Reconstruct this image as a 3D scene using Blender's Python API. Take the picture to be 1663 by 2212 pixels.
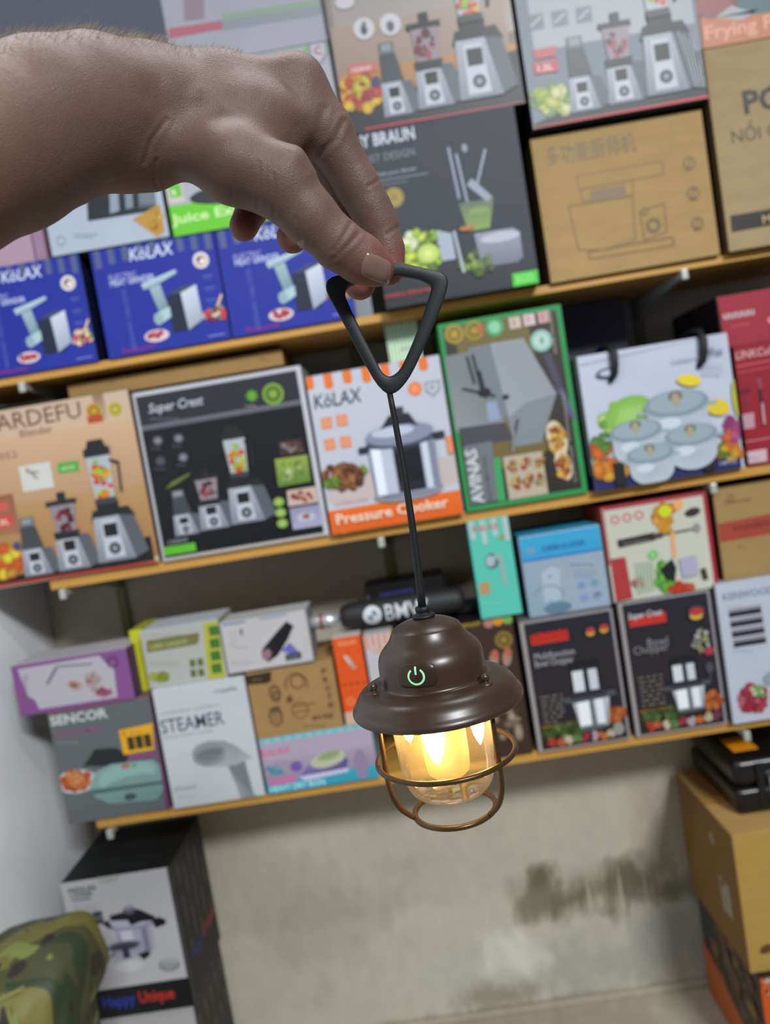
import bpy, bmesh, math, random
import numpy as np
from mathutils import Vector, Matrix
from mathutils.bvhtree import BVHTree
for _o in list(bpy.data.objects): bpy.data.objects.remove(_o)
S = bpy.context.scene; COL = S.collection
rnd = random.Random(7)
# ---------------------------------------------------------------- camera
F, CX, CY = 1663.0, 831.5, 1106.0
YAW, PIT, ROL = [math.radians(a) for a in (1.514, -3.979, 9.411)]
MR = np.array(Matrix.Rotation(YAW, 3, 'Z') @ Matrix.Rotation(PIT, 3, 'X') @ Matrix.Rotation(ROL, 3, 'Y'))
cam = bpy.data.objects.new('camera', bpy.data.cameras.new('camera')); COL.objects.link(cam); S.camera = cam
_m = Matrix.Identity(4)
for _i in range(3):
    _m[_i][0] = MR[_i][0]; _m[_i][1] = MR[_i][2]; _m[_i][2] = -MR[_i][1]
cam.matrix_world = _m
cam.data.sensor_fit = 'HORIZONTAL'; cam.data.sensor_width = 36.0; cam.data.lens = 36.0 * F / 1663.0
cam.data.clip_start = 0.01
cam.data.dof.use_dof = True; cam.data.dof.focus_distance = 0.362; cam.data.dof.aperture_fstop = 12.0
# ---------------------------------------------------------------- light
S.view_settings.view_transform = 'Standard'; S.view_settings.look = 'None'
S.view_settings.exposure = -0.17; S.view_settings.gamma = 1.0; S.view_settings.use_curve_mapping = False
w = bpy.data.worlds.new('shop_air'); S.world = w; w.use_nodes = True
w.node_tree.nodes['Background'].inputs[0].default_value = (0.80, 0.86, 1.0, 1)
w.node_tree.nodes['Background'].inputs[1].default_value = 0.145
def area(name, loc, target, sx, sy, power, col):
    l = bpy.data.lights.new(name, 'AREA'); l.shape = 'RECTANGLE'; l.size = sx; l.size_y = sy; l.energy = power; l.color = col
    o = bpy.data.objects.new(name, l); COL.objects.link(o); o.location = loc
    o.rotation_euler = (Vector(target) - Vector(loc)).to_track_quat('-Z', 'Y').to_euler()
area('shop_front_light', (3.0, -6.0, 4.7), (0, 1.66, -0.2), 2.2, 0.9, 840, (0.95, 0.98, 1.0))
area('ceiling_tube_light', (-0.10, 0.56, 1.00), (-0.10, 0.50, 0), 1.2, 0.10, 12, (0.92, 0.96, 1.0))

# ---------------------------------------------------------------- helpers
def ray(x, y):
    return MR @ np.array([(x - CX) / F, 1.0, -(y - CY) / F])
def P(x, y, Y):
    r = ray(x, y); return Vector(r / r[1] * Y)
def PZ(x, y, Z):
    r = ray(x, y); return Vector(r / r[2] * Z)
def lin(h):
    if not isinstance(h, str): return tuple(h)[:3]
    h = h.lstrip('#'); c = [int(h[i:i+2], 16) / 255 for i in (0, 2, 4)]
    return tuple(v / 12.92 if v <= 0.04045 else ((v + 0.055) / 1.055) ** 2.4 for v in c)
def tag(o, label=None, cat=None, group=None, kind=None):
    for k, v in (('label', label), ('category', cat), ('group', group), ('kind', kind)):
        if v: o[k] = v
    return o
def empty(name, loc, rz=0.0, **k):
    o = bpy.data.objects.new(name, None); COL.objects.link(o); o.location = loc; o.rotation_euler = (0, 0, rz)
    o.empty_display_size = 0.02
    return tag(o, **k)
def mesh_obj(name, verts, faces, mat, parent=None, smooth=False, cols=None):
    me = bpy.data.meshes.new(name); me.from_pydata([tuple(v) for v in verts], [], faces); me.update()
    if cols is not None:
        a = me.color_attributes.new('Col', 'FLOAT_COLOR', 'POINT')
        a.data.foreach_set('color', np.array([(*c, 1.0) for c in cols], dtype=np.float32).ravel())
    if mat: me.materials.append(mat)
    if smooth: me.polygons.foreach_set('use_smooth', [True] * len(me.polygons))
    o = bpy.data.objects.new(name, me); COL.objects.link(o); o.parent = parent
    return o
def bm_obj(name, bm, mat, parent=None, smooth=False):
    me = bpy.data.meshes.new(name); bm.to_mesh(me); bm.free(); me.materials.append(mat)
    if smooth: me.polygons.foreach_set('use_smooth', [True] * len(me.polygons))
    o = bpy.data.objects.new(name, me); COL.objects.link(o); o.parent = parent
    return o
def bevel_box(bm, x0, x1, y0, y1, z0, z1, b=0.001, seg=2):
    t = bmesh.new(); bmesh.ops.create_cube(t, size=1)
    for v in t.verts:
        v.co = Vector(((x0+x1)/2 + v.co.x*(x1-x0), (y0+y1)/2 + v.co.y*(y1-y0), (z0+z1)/2 + v.co.z*(z1-z0)))
    if b > 0: bmesh.ops.bevel(t, geom=list(t.edges), offset=b, segments=seg, affect='EDGES', profile=0.6)
    m = bpy.data.meshes.new('t'); t.to_mesh(m); t.free(); bm.from_mesh(m); bpy.data.meshes.remove(m)
def box_obj(name, dims, mat, parent=None, b=0.001, seg=2):
    bm = bmesh.new(); bevel_box(bm, *dims, b=b, seg=seg); return bm_obj(name, bm, mat, parent)
def tube_geo(pts, r, n=10, closed=False):
    pts = [Vector(p) for p in pts]; N = len(pts); V = []; Fc = []; up = None
    rs = r if isinstance(r, (list, tuple)) else [r] * N
    for i, p in enumerate(pts):
        a = pts[(i-1) % N] if (closed or i > 0) else p; b = pts[(i+1) % N] if (closed or i < N-1) else p
        t = (b - a).normalized()
        if up is None: up = t.orthogonal().normalized()
        up = (up - t * up.dot(t)).normalized(); s = t.cross(up)
        for k in range(n):
            an = 2*math.pi*k/n; V.append(p + (up*math.cos(an) + s*math.sin(an)) * rs[i])
    M = N if closed else N-1
    for i in range(M):
        j = (i+1) % N
        for k in range(n):
            l = (k+1) % n; Fc.append((i*n+k, i*n+l, j*n+l, j*n+k))
    if not closed:
        Fc.append(tuple(range(n-1, -1, -1))); Fc.append(tuple(range((N-1)*n, N*n)))
    return V, Fc
def tube(name, pts, r, mat, parent=None, n=10, closed=False):
    V, Fc = tube_geo(pts, r, n, closed); return mesh_obj(name, V, Fc, mat, parent, True)
def lathe(name, prof, mat, parent=None, n=64, cap=True, loc=(0, 0, 0)):
    V = []; Fc = []
    for (r, z) in prof:
        for k in range(n):
            a = 2*math.pi*k/n; V.append((loc[0] + r*math.cos(a), loc[1] + r*math.sin(a), loc[2] + z))
    for i in range(len(prof)-1):
        for k in range(n):
            l = (k+1) % n; Fc.append((i*n+k, (i+1)*n+k, (i+1)*n+l, i*n+l))
    if cap:
        Fc.append(tuple(range(n))); Fc.append(tuple(range(len(prof)*n-1, (len(prof)-1)*n-1, -1)))
    return mesh_obj(name, V, Fc, mat, parent, True)
def smooth_prof(p, it=2):
    for _ in range(it):
        q = [p[0]]
        for a, b in zip(p[:-1], p[1:]):
            q += [(a[0]*.75+b[0]*.25, a[1]*.75+b[1]*.25), (a[0]*.25+b[0]*.75, a[1]*.25+b[1]*.75)]
        q.append(p[-1]); p = q
    return p

# ---------------------------------------------------------------- materials
def mat(name, col=(.5, .5, .5), rough=0.5, metal=0.0, spec=0.5, attr=False, noise=None, bump=None, sss=0, emit=None):
    m = bpy.data.materials.new(name); m.use_nodes = True; nt = m.node_tree; b = nt.nodes['Principled BSDF']
    b.inputs['Roughness'].default_value = rough; b.inputs['Metallic'].default_value = metal
    b.inputs['Specular IOR Level'].default_value = spec
    col = lin(col); b.inputs['Base Color'].default_value = (*col, 1); src = None
    if attr:
        a = nt.nodes.new('ShaderNodeAttribute'); a.attribute_name = 'Col'; src = a.outputs['Color']
    tc = nt.nodes.new('ShaderNodeTexCoord')
    if noise:                      # (scale, amount, stretch)
        mp = nt.nodes.new('ShaderNodeMapping'); mp.inputs['Scale'].default_value = noise[2]
        n = nt.nodes.new('ShaderNodeTexNoise'); n.inputs['Scale'].default_value = noise[0]; n.inputs['Detail'].default_value = 5
        nt.links.new(tc.outputs['Object'], mp.inputs[0]); nt.links.new(mp.outputs[0], n.inputs['Vector'])
        r = nt.nodes.new('ShaderNodeMapRange'); r.inputs['From Min'].default_value = .25; r.inputs['From Max'].default_value = .75
        r.inputs['To Min'].default_value = 1-noise[1]; r.inputs['To Max'].default_value = 1+noise[1]
        nt.links.new(n.outputs['Fac'], r.inputs[0])
        x = nt.nodes.new('ShaderNodeMix'); x.data_type = 'RGBA'; x.blend_type = 'MULTIPLY'; x.inputs[0].default_value = 1
        if src: nt.links.new(src, x.inputs[6])
        else: x.inputs[6].default_value = (*col, 1)
        nt.links.new(r.outputs[0], x.inputs[7]); src = x.outputs[2]
    if src: nt.links.new(src, b.inputs['Base Color'])
    if bump:
        n = nt.nodes.new('ShaderNodeTexNoise'); n.inputs['Scale'].default_value = bump[0]; n.inputs['Detail'].default_value = 6
        nt.links.new(tc.outputs['Object'], n.inputs['Vector'])
        u = nt.nodes.new('ShaderNodeBump'); u.inputs['Strength'].default_value = bump[1]; u.inputs['Distance'].default_value = bump[2]
        nt.links.new(n.outputs['Fac'], u.inputs['Height']); nt.links.new(u.outputs[0], b.inputs['Normal'])
    if sss:
        b.inputs['Subsurface Weight'].default_value = sss; b.inputs['Subsurface Radius'].default_value = (1, .35, .2)
        b.inputs['Subsurface Scale'].default_value = .006
    if emit:
        b.inputs['Emission Color'].default_value = (*lin(emit[0]), 1); b.inputs['Emission Strength'].default_value = emit[1]
    return m
M_print = mat('glossy_printed_card', attr=True, rough=.42, spec=.35)
M_card = mat('coated_card', attr=True, rough=.5, spec=.3, noise=(6, .05, (1, 1, 1)))
M_kraft = mat('kraft_board', attr=True, rough=.85, spec=.15, noise=(14, .07, (1, 1, 3)), bump=(160, .15, .0005))
M_wood = mat('pine_board', '#c08e40', rough=.5, noise=(9, .16, (.6, 6, 14)), bump=(60, .1, .0005))
M_steel = mat('white_painted_steel', '#b9bbb5', rough=.4, metal=.3)
M_rail = mat('olive_grey_steel', '#77714f', rough=.5, metal=.2)
M_black = mat('matt_black_rubber', '#17181a', rough=.55, spec=.4)
M_loop = mat('soft_black_plastic', '#1b2022', rough=.5, spec=.4)
M_bronze = mat('bronze_brown_paint', '#3a2a1f', rough=.33, spec=.6, bump=(900, .02, .0002))
M_wire = mat('brown_coated_wire', '#4b3921', rough=.32, metal=.4)
M_chrome = mat('bright_metal', '#c9cdd0', rough=.25, metal=.8)
M_silver = mat('silver_wrap', '#b8bec2', rough=.3, metal=.5, bump=(60, .8, .004))
M_blackgloss = mat('black_plastic', '#121213', rough=.3)
M_orange = mat('orange_sticker', '#f09a10', rough=.5)

def concrete(name, base, stains_and_shade):
    """pale cement render; stains = list of (cx, cz, rx, rz, colour, strength) in metres on the wall"""
    m = bpy.data.materials.new(name); m.use_nodes = True; nt = m.node_tree; b = nt.nodes['Principled BSDF']
    b.inputs['Roughness'].default_value = .85; b.inputs['Specular IOR Level'].default_value = .2
    tc = nt.nodes.new('ShaderNodeTexCoord'); N = nt.nodes.new; L = nt.links.new
    def noise(sc, det=5, vec=None, st=None):
        n = N('ShaderNodeTexNoise'); n.inputs['Scale'].default_value = sc; n.inputs['Detail'].default_value = det
        if st:
            mp = N('ShaderNodeMapping'); mp.inputs['Scale'].default_value = st; L(tc.outputs['Object'], mp.inputs[0]); L(mp.outputs[0], n.inputs['Vector'])
        else: L(tc.outputs['Object'], n.inputs['Vector'])
        return n
    def ramp(src, a, bb, c0, c1):
        r = N('ShaderNodeMapRange'); r.inputs['From Min'].default_value = a; r.inputs['From Max'].default_value = bb
        r.inputs['To Min'].default_value = c0; r.inputs['To Max'].default_value = c1; L(src, r.inputs[0]); return r.outputs[0]
    x = N('ShaderNodeMix'); x.data_type = 'RGBA'; x.blend_type = 'MULTIPLY'; x.inputs[0].default_value = 1
    x.inputs[6].default_value = (*lin(base), 1); L(ramp(noise(3.5).outputs['Fac'], .3, .7, .92, 1.06), x.inputs[7]); cur = x.outputs[2]
    warp = noise(7, 6); fine = noise(26, 7, st=(1, 1, .45))
    for (cx, cz, rx, rz, c, s) in stains_and_shade:
        mp = N('ShaderNodeMapping'); mp.vector_type = 'POINT'
        mp.inputs['Location'].default_value = (-cx/rx, 0, -cz/rz); mp.inputs['Scale'].default_value = (1/rx, 0, 1/rz)
        L(tc.outputs['Object'], mp.inputs[0])
        ad = N('ShaderNodeMix'); ad.data_type = 'RGBA'; ad.blend_type = 'LINEAR_LIGHT'; ad.inputs[0].default_value = .8
        L(mp.outputs[0], ad.inputs[6]); L(warp.outputs['Color'], ad.inputs[7])
        le = N('ShaderNodeVectorMath'); le.operation = 'LENGTH'; L(ad.outputs[2], le.inputs[0])
        af = N('ShaderNodeMath'); af.operation = 'MULTIPLY_ADD'; L(fine.outputs['Fac'], af.inputs[0]); af.inputs[1].default_value = 1.35; L(le.outputs['Value'], af.inputs[2])
        mm = N('ShaderNodeMath'); mm.operation = 'MULTIPLY'; L(ramp(af.outputs[0], 1.0, 1.72, 1, 0), mm.inputs[0]); mm.inputs[1].default_value = s; mm.use_clamp = True
        y = N('ShaderNodeMix'); y.data_type = 'RGBA'; L(mm.outputs[0], y.inputs[0]); L(cur, y.inputs[6]); y.inputs[7].default_value = (*lin(c), 1); cur = y.outputs[2]
    mo = noise(38, 8, st=(1, 1, .6)); z = N('ShaderNodeMix'); z.data_type = 'RGBA'; z.blend_type = 'MULTIPLY'; z.inputs[0].default_value = 1 if stains_and_shade else 0
    L(cur, z.inputs[6]); L(ramp(mo.outputs['Fac'], .3, .7, .955, 1.035), z.inputs[7]); L(z.outputs[2], b.inputs['Base Color'])
    u = N('ShaderNodeBump'); u.inputs['Strength'].default_value = .25; u.inputs['Distance'].default_value = .004
    L(fine.outputs['Fac'], u.inputs['Height']); L(u.outputs[0], b.inputs['Normal'])
    return m

# ---------------------------------------------------------------- setting
WALLY, WALLX, FLOORZ = 1.98, -0.965, -1.53
def W2(x, y): p = P(x, y, WALLY); return p.x, p.z
def st(x, y, rx, ry, c, k): a_, b_ = W2(x, y); return (a_, b_, rx*.00122, ry*.00122, c, k)
M_back = concrete('cement_wall', '#bab3a5', [st(*q) for q in ((700, -420, 2600, 800, '#5f636e', 2.5),  # first entry: shade of the upper wall, put in as a blue-grey patch
    (1330, 2080, 340, 105, '#a3a29a', .9), (1480, 2010, 150, 120, '#9b9c95', .9), (1000, 2100, 260, 90, '#b4b1a8', .7), (1110, 2060, 90, 75, '#d0cec6', .9),
    (1330, 1915, 200, 75, '#8a8473', .7), (1165, 1925, 75, 75, '#7a735f', .8), (1400, 1800, 50, 130, '#9c9182', .6),  # last entry: tall, faintly browner patch
    (1170, 1890, 50, 40, '#6a6250', .85), (1160, 1955, 60, 52, '#7a7462', .8), (1240, 1945, 55, 55, '#6b6452', .9), (1322, 1930, 36, 85, '#665f4d', .85), (1375, 1905, 62, 72, '#655d4c', .9), (1440, 1925, 90, 36, '#6c6756', .75),
    (1500, 1905, 80, 44, '#77786a', .75), (1275, 1960, 5, 70, '#b4ad9e', .8), (1345, 1945, 5, 80, '#ada594', .75), (1395, 1925, 4, 60, '#a59d8c', .6),
    (1090, 2150, 120, 40, '#8d8574', .8), (1150, 2172, 480, 18, '#857d6c', .7), (700, 1990, 220, 170, '#a29b8d', .6))])
M_side = concrete('painted_side_wall', '#f2f6f8', [])
M_floor = concrete('cement_floor', '#aaa18d', [(.1, 0, .3, 3, '#8f8774', .6), (.5, 0, .12, 3, '#c4c0b0', .5)])
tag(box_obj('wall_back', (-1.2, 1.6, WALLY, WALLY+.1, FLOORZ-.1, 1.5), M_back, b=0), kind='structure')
tag(box_obj('wall_left', (WALLX-.1, WALLX, -.6, WALLY, FLOORZ-.1, 1.5), M_side, b=0), kind='structure')
tag(box_obj('floor', (-1.2, 1.6, -.6, WALLY, FLOORZ-.1, FLOORZ), M_floor, b=0), kind='structure')
tag(box_obj('trim_1', (WALLX, 1.6, WALLY-.012, WALLY, FLOORZ, FLOORZ+.018), M_floor, b=.004), kind='structure')

SH = [('top', .286, .303, -1.2+.245, 1.3), ('mid', -.167, -.1445, -.795, 1.3), ('low', -.714, -.692, -.797, 1.3)]
S1, S2, S3 = SH[0][2], SH[1][2], SH[2][2]
slab = ['uppermost pine shelf board under the blue striped grinder boxes', 'middle pine shelf board under the blender and pressure cooker boxes',
        'lowest pine shelf board above the bare cement wall']
for (nm, z0, z1, x0, x1), lb in zip(SH, slab):
    tag(box_obj('shelf_board', (x0, x1, 1.662, 1.955, z0, z1), M_wood, b=.0015), label=lb, cat='shelf', group='pine shelf boards on the wall')
blab = {0: 'far left', 1: 'middle', 2: 'right hand'}
for i, z in enumerate((.286, -.167, -.714)):
    for k, x in enumerate((-.765, -.062, .655)):
        if i == 0 and k == 1: continue
        r = empty('shelf_bracket', (x, 1.97, z), label='white steel bracket under the %s shelf, %s one' % (('top', 'middle', 'lowest')[i], blab[k]),
                  cat='bracket', group='steel shelf brackets')
        bm = bmesh.new()
        pr = [(0, -.003), (-.315, -.003), (-.318, -.014), (-.10, -.030), (0, -.055)]
        a = [bm.verts.new((-.004, y, zz)) for y, zz in pr]; b2 = [bm.verts.new((.004, y, zz)) for y, zz in pr]
        bm.faces.new(a); bm.faces.new(b2[::-1])
        for q in range(5): bm.faces.new((a[q], b2[q], b2[(q+1) % 5], a[(q+1) % 5]))
        bmesh.ops.recalc_face_normals(bm, faces=bm.faces)
        bm_obj('bracket_arm', bm, M_steel, r)
        box_obj('bracket_tip', (-.007, .007, -.325, -.314, -.022, 0), M_steel, r, b=.003)
for k, x in enumerate((-.765, -.062, .655)):
    o = box_obj('wall_rail', (x-.012, x+.012, WALLY-.010, WALLY, -.76, .9), M_rail, b=.002)
    tag(o, label='slotted steel wall rail behind the shelves, %s one' % blab[k], cat='rail', group='slotted wall rails')

# ---------------------------------------------------------------- printed canvas
_tc = {}
_cap = None
def text_geo(s, bold=0.0, shear=0.0):
    global _cap
    k = (s, bold, shear)
    if k not in _tc:
        cu = bpy.data.curves.new('t', 'FONT'); cu.body = s; cu.resolution_u = 2; cu.offset = bold; cu.shear = shear; cu.size = 1
        ob = bpy.data.objects.new('t', cu); COL.objects.link(ob)
        dg = bpy.context.evaluated_depsgraph_get(); dg.update(); me = bpy.data.meshes.new_from_object(ob.evaluated_get(dg))
        V = [(v.co.x, v.co.y) for v in me.vertices]; Fc = [tuple(p.vertices) for p in me.polygons]
        bpy.data.objects.remove(ob); bpy.data.curves.remove(cu); bpy.data.meshes.remove(me); _tc[k] = (V, Fc)
    return _tc[k]
_cap = max(v[1] for v in text_geo('H')[0])
class Draw:
    """2-D print on a carton face; coordinates in reference units, turned into metres on the face by q()"""
    def __init__(s, q, sc, st): s.q, s.sc, s.st = q, sc, st
    def g(s, x, y, k=1.0):
        u0, v0 = s.q(x, y); sc = s.sc * k
        return Draw(lambda a, b: (u0 + a*sc, v0 - b*sc), sc, s.st)
    def add(s, pts, faces, cols): s.st.append((pts, faces, cols))
    def rect(s, x0, y0, x1, y1, c, c2=None, cr=None):
        (a, b), (d, e) = s.q(x0, y0), s.q(x1, y1); c = lin(c); lo = lin(c2) if c2 else c; ri = lin(cr) if cr else None
        s.add([(a, b), (d, b), (d, e), (a, e)], [(0, 3, 2, 1)], [c, ri or c, ri or lo, lo])
    def poly(s, pts, c, c2=None):
        p = [s.q(*t) for t in pts]; c = lin(c); n = len(p)
        cc = [c]*n if not c2 else [c]*(n//2) + [lin(c2)]*(n-n//2)
        ar = sum(p[i][0]*p[(i+1) % n][1]-p[(i+1) % n][0]*p[i][1] for i in range(n))
        s.add(p, [tuple(range(n)) if ar > 0 else tuple(range(n-1, -1, -1))], cc)
    def ell(s, x, y, rx, ry, c, n=20, c2=None, rot=0):
        u, v = s.q(x, y); c = lin(c); b = lin(c2) if c2 else c; p = [(u, v)]; cs = [c]; ca, sa = math.cos(rot), math.sin(rot)
        for i in range(n):
            a = 2*math.pi*i/n; dx, dy = math.cos(a)*rx*s.sc, math.sin(a)*ry*s.sc
            p.append((u+dx*ca-dy*sa, v+dx*sa+dy*ca)); cs.append(b)
        s.add(p, [(0, i+1, (i+1) % n+1) for i in range(n)], cs)
    def ring(s, x, y, r, t, c, a0=0, a1=360, n=22):
        u, v = s.q(x, y); p = []; c = lin(c)
        for i in range(n+1):
            a = math.radians(a0+(a1-a0)*i/n)
            for rr in (r-t/2, r+t/2): p.append((u+math.cos(a)*rr*s.sc, v+math.sin(a)*rr*s.sc))
        s.add(p, [(2*i, 2*i+1, 2*i+3, 2*i+2) for i in range(n)], [c]*len(p))
    def line(s, x0, y0, x1, y1, t, c):
        (a, b), (d, e) = s.q(x0, y0), s.q(x1, y1); L = math.hypot(d-a, e-b) or 1; nx, ny = -(e-b)/L*t*s.sc/2, (d-a)/L*t*s.sc/2
        s.add([(a+nx, b+ny), (a-nx, b-ny), (d-nx, e-ny), (d+nx, e+ny)], [(0, 1, 2, 3)], [lin(c)]*4)
    def text(s, t, x, y, h, c, w=None, bold=0.0, shear=0.0, vert=0):
        V, Fc = text_geo(t, bold, shear); k = h*s.sc/_cap; wx = max(v[0] for v in V)-min(v[0] for v in V); mx = min(v[0] for v in V)
        kx = w*s.sc/wx if w else k; u, v0 = s.q(x, y)
        if vert == 1: p = [(u-vy*k, v0+(vx-mx)*kx) for vx, vy in V]        # reads upwards
        elif vert == -1: p = [(u+vy*k, v0-(vx-mx)*kx) for vx, vy in V]     # reads downwards
        else: p = [(u+(vx-mx)*kx, v0+vy*k) for vx, vy in V]
        s.add(p, Fc, [lin(c)]*len(p))
    def food(s, x, y, rx, ry, cols, n=26, sz=6):
        for _ in range(n):
            a = rnd.random()*6.283; q = math.sqrt(rnd.random()); r = sz*rnd.uniform(.6, 1.4)
            c = lin(rnd.choice(cols)); d = tuple(v*.55 for v in c)
            s.ell(x+math.cos(a)*q*rx, y+math.sin(a)*q*ry, r, r*rnd.uniform(.5, 1), c, 9, d, rnd.random()*3)
    def small(s, x, y, w, n, c, t=2.2, gap=6):
        for i in range(n):
            xx = x
            while xx < x+w*(1 if i < n-1 else .7):
                l = rnd.uniform(4, 11); s.rect(xx, y+i*gap-t/2, min(xx+l, x+w), y+i*gap+t/2, c) if False else s.line(xx, y+i*gap, min(xx+l, x+w), y+i*gap, t, c); xx += l+2.5
class Tilt:
    pass

class Box:
    def __init__(s, name, label, quad, Y=1.655, depth=.26, rot=0.0, z0=None, z1=None, u0=None, u1=None, cat='box', group=None,
                 front='#ffffff', side=None, top=None, kraft=False, bev=.0012, flap=True):
        s.rot = math.radians(rot); c, n = math.cos(s.rot), math.sin(s.rot)
        s.U = Vector((c, n, 0)); s.N = Vector((n, -c, 0)); s.A = P(*quad[3], Y)
        TL, TR, BR, BL = [s.fuv(*q) for q in quad]
        a = (TL[0]+BL[0])/2 if u0 is None else u0; b = (TR[0]+BR[0])/2 if u1 is None else u1
        zb = (BL[1]+BR[1])/2 if z0 is None else z0; zt = (TL[1]+TR[1])/2 if z1 is None else z1
        s.w, s.h, s.d, s.a, s.b, s.zb, s.zt = b-a, zt-zb, depth, a, b, zb, zt
        base = s.A + s.U*((a+b)/2) - s.N*(depth/2); base.z = zb; s.base = base
        s.root = empty(name, base, s.rot, label=label, cat=cat, group=group)
        side = side or front; top = top or side
        bm = bmesh.new(); bevel_box(bm, -s.w/2, s.w/2, -depth/2, depth/2, 0, s.h, b=bev, seg=2)
        me = bpy.data.meshes.new('carton'); bm.normal_update(); bm.to_mesh(me); bm.free()
        at = me.color_attributes.new('Col', 'FLOAT_COLOR', 'CORNER')
        for p in me.polygons:
            k = top if p.normal.z > .7 else (front if p.normal.y < -.7 else side)
            for li in p.loop_indices: at.data[li].color = (*lin(k), 1)
        me.materials.append(M_kraft if kraft else M_card)
        o = bpy.data.objects.new('carton', me); COL.objects.link(o); o.parent = s.root
        s.topc = top; s.kraft = kraft
        if flap:      # lid flap closing over the front edge
            V = [(-s.w/2+.003, -depth/2+.002, s.h+.0002), (s.w/2-.003, -depth/2+.002, s.h+.0002), (s.w/2-.003, depth*.1, s.h+.0002), (-s.w/2+.003, depth*.1, s.h+.0002)]
            V += [(x, y, z+.0005) for x, y, z in V]
            c2 = tuple(v*.93 for v in lin(top))
            mesh_obj('lid_flap', V, [(0, 3, 2, 1), (4, 5, 6, 7), (0, 1, 5, 4), (1, 2, 6, 5), (2, 3, 7, 6), (3, 0, 4, 7)], M_kraft if kraft else M_card, s.root, cols=[c2]*8)
        s.st = []; s.c = Draw(lambda x, y: s.fuv(x, y), Y/F*1.005, s.st); s.sts = {}
    def fuv(s, x, y):
        r = Vector(ray(x, y)); t = s.A.dot(s.N)/r.dot(s.N); p = r*t
        return (p-s.A).dot(s.U), p.z
    def fr(s):      # canvas 0..100 across, 0..100 down
        sx, sy = s.w/100, s.h/100
        class D(Draw): pass
        d = D(lambda x, y: (s.a+x*sx, s.zt-y*sy), sx, s.st); return d
    def side_canvas(s, which):
        st = []; s.sts[which] = st
        return Draw(lambda x, y: (x/100*s.d, s.h*(1-y/100)), s.d/100, st)
    def finish(s):
        def build(name, st, f):
            V = []; Fc = []; C = []
            for i, (p, fs, cs) in enumerate(st):
                o = len(V); e = .0003+i*.00003
                V += [f(u, v, e) for u, v in p]; Fc += [tuple(o+k for k in q) for q in fs]; C += cs
            if V: mesh_obj(name, V, Fc, M_print, s.root, cols=C)
        m = (s.a+s.b)/2
        lim = lambda v, lo, hi: min(max(v, lo), hi)
        build('printed_front', s.st, lambda u, v, e: (lim(u-m, -s.w/2+.0005, s.w/2-.0005), -s.d/2-e, lim(v-s.zb, .0005, s.h-.0005)))
        for k, st in s.sts.items():
            if k == 'left': build('printed_side', st, lambda u, v, e: (-s.w/2-e, s.d/2-lim(u, .001, s.d-.001), lim(v, .001, s.h-.001)))
            if k == 'right': build('printed_side', st, lambda u, v, e: (s.w/2+e, -s.d/2+lim(u, .001, s.d-.001), lim(v, .001, s.h-.001)))
            if k == 'top': build('printed_top', st, lambda u, v, e: (u/s.d*s.w-s.w/2, -s.d/2+v/s.h*s.d, s.h+.0009+e))
        return s
# ---- pictures printed on the boxes (units = reference pixels, origin at the foot of the thing)
SV, SV2, DK = '#a2a7b0', '#565a62', '#222428'
def p_base(g, w, h):
    g.poly([(w*.18, -h), (w*.52, -h*.95), (w*.72, 0-h*.12), (w*.40, 0)], SV2)
    g.poly([(-w*.36, -h), (w*.2, -h), (w*.42, 0), (-w*.42, 0)], SV, '#7c818b')
    g.poly([(-w*.22, -h*.92), (w*.12, -h*.92), (w*.2, -h*.08), (-w*.24, -h*.08)], '#b8bcc5')
    g.rect(-w*.18, -h*.84, w*.12, -h*.55, '#1c1d20'); g.ell(-w*.01, -h*.28, w*.13, w*.13, '#33353a'); g.ell(-w*.01, -h*.28, w*.06, w*.06, '#8a8f98')
def p_jar(g, w, h, y, cols, lid=DK):
    g.poly([(-w*.30, y), (w*.26, y), (w*.36, y-h), (-w*.40, y-h)], '#aab0b4')
    g.food(-w*.02, y-h*.45, w*.27, h*.42, cols, 40, w*.085)
    g.rect(-w*.34, y-h*.12, w*.30, y, '#3c3e42'); g.rect(-w*.42, y-h*1.12, w*.38, y-h*.96, lid); g.poly([(-w*.24, y-h*1.28), (w*.2, y-h*1.28), (w*.3, y-h*1.1), (-w*.34, y-h*1.1)], lid)
    g.line(w*.30, y-h*.85, w*.56, y-h*.78, w*.07, lid); g.line(w*.56, y-h*.8, w*.50, y-h*.2, w*.07, lid)
FRUIT = ['#e8552a', '#f4b21e', '#b9d52a', '#e23a46', '#f08a1c', '#8cc63a']
def p_blender(g, w, h):
    g.poly([(-w*.34, -h*.42), (w*.44, -h*.42), (w*.56, -h*.34), (-w*.42, -h*.34)], DK)
    p_base(g, w, h*.36); g.rect(-w*.24, -h*.48, w*.24, -h*.36, '#1e2022'); p_jar(g, w*.72, h*.40, -h*.46, FRUIT)
def p_cup(g, w, h, c='#7a2638'):
    p_base(g, w, h*.45); g.poly([(-w*.38, -h*.5), (w*.3, -h*.5), (w*.26, -h*.4), (-w*.36, -h*.4)], DK)
    g.poly([(-w*.36, -h*.85), (w*.3, -h*.85), (w*.22, -h*.5), (-w*.28, -h*.5)], '#8b8088'); g.food(-w*.03, -h*.66, w*.22, h*.14, [c, '#54202c', '#a44a55'], 14, w*.08)
    g.rect(-w*.44, -h*.9, w*.36, -h*.84, DK); g.rect(-w*.12, -h, w*.1, -h*.88, DK)
def p_mill(g, w, h):
    p_base(g, w, h*.46); g.poly([(-w*.3, -h*.84), (w*.16, -h*.84), (w*.3, -h*.46), (-w*.34, -h*.46)], '#3f4448'); g.rect(-w*.28, -h, w*.14, -h*.84, '#5b6064'); g.rect(-w*.22, -h*.98, w*.08, -h*.88, '#888c92')
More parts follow.
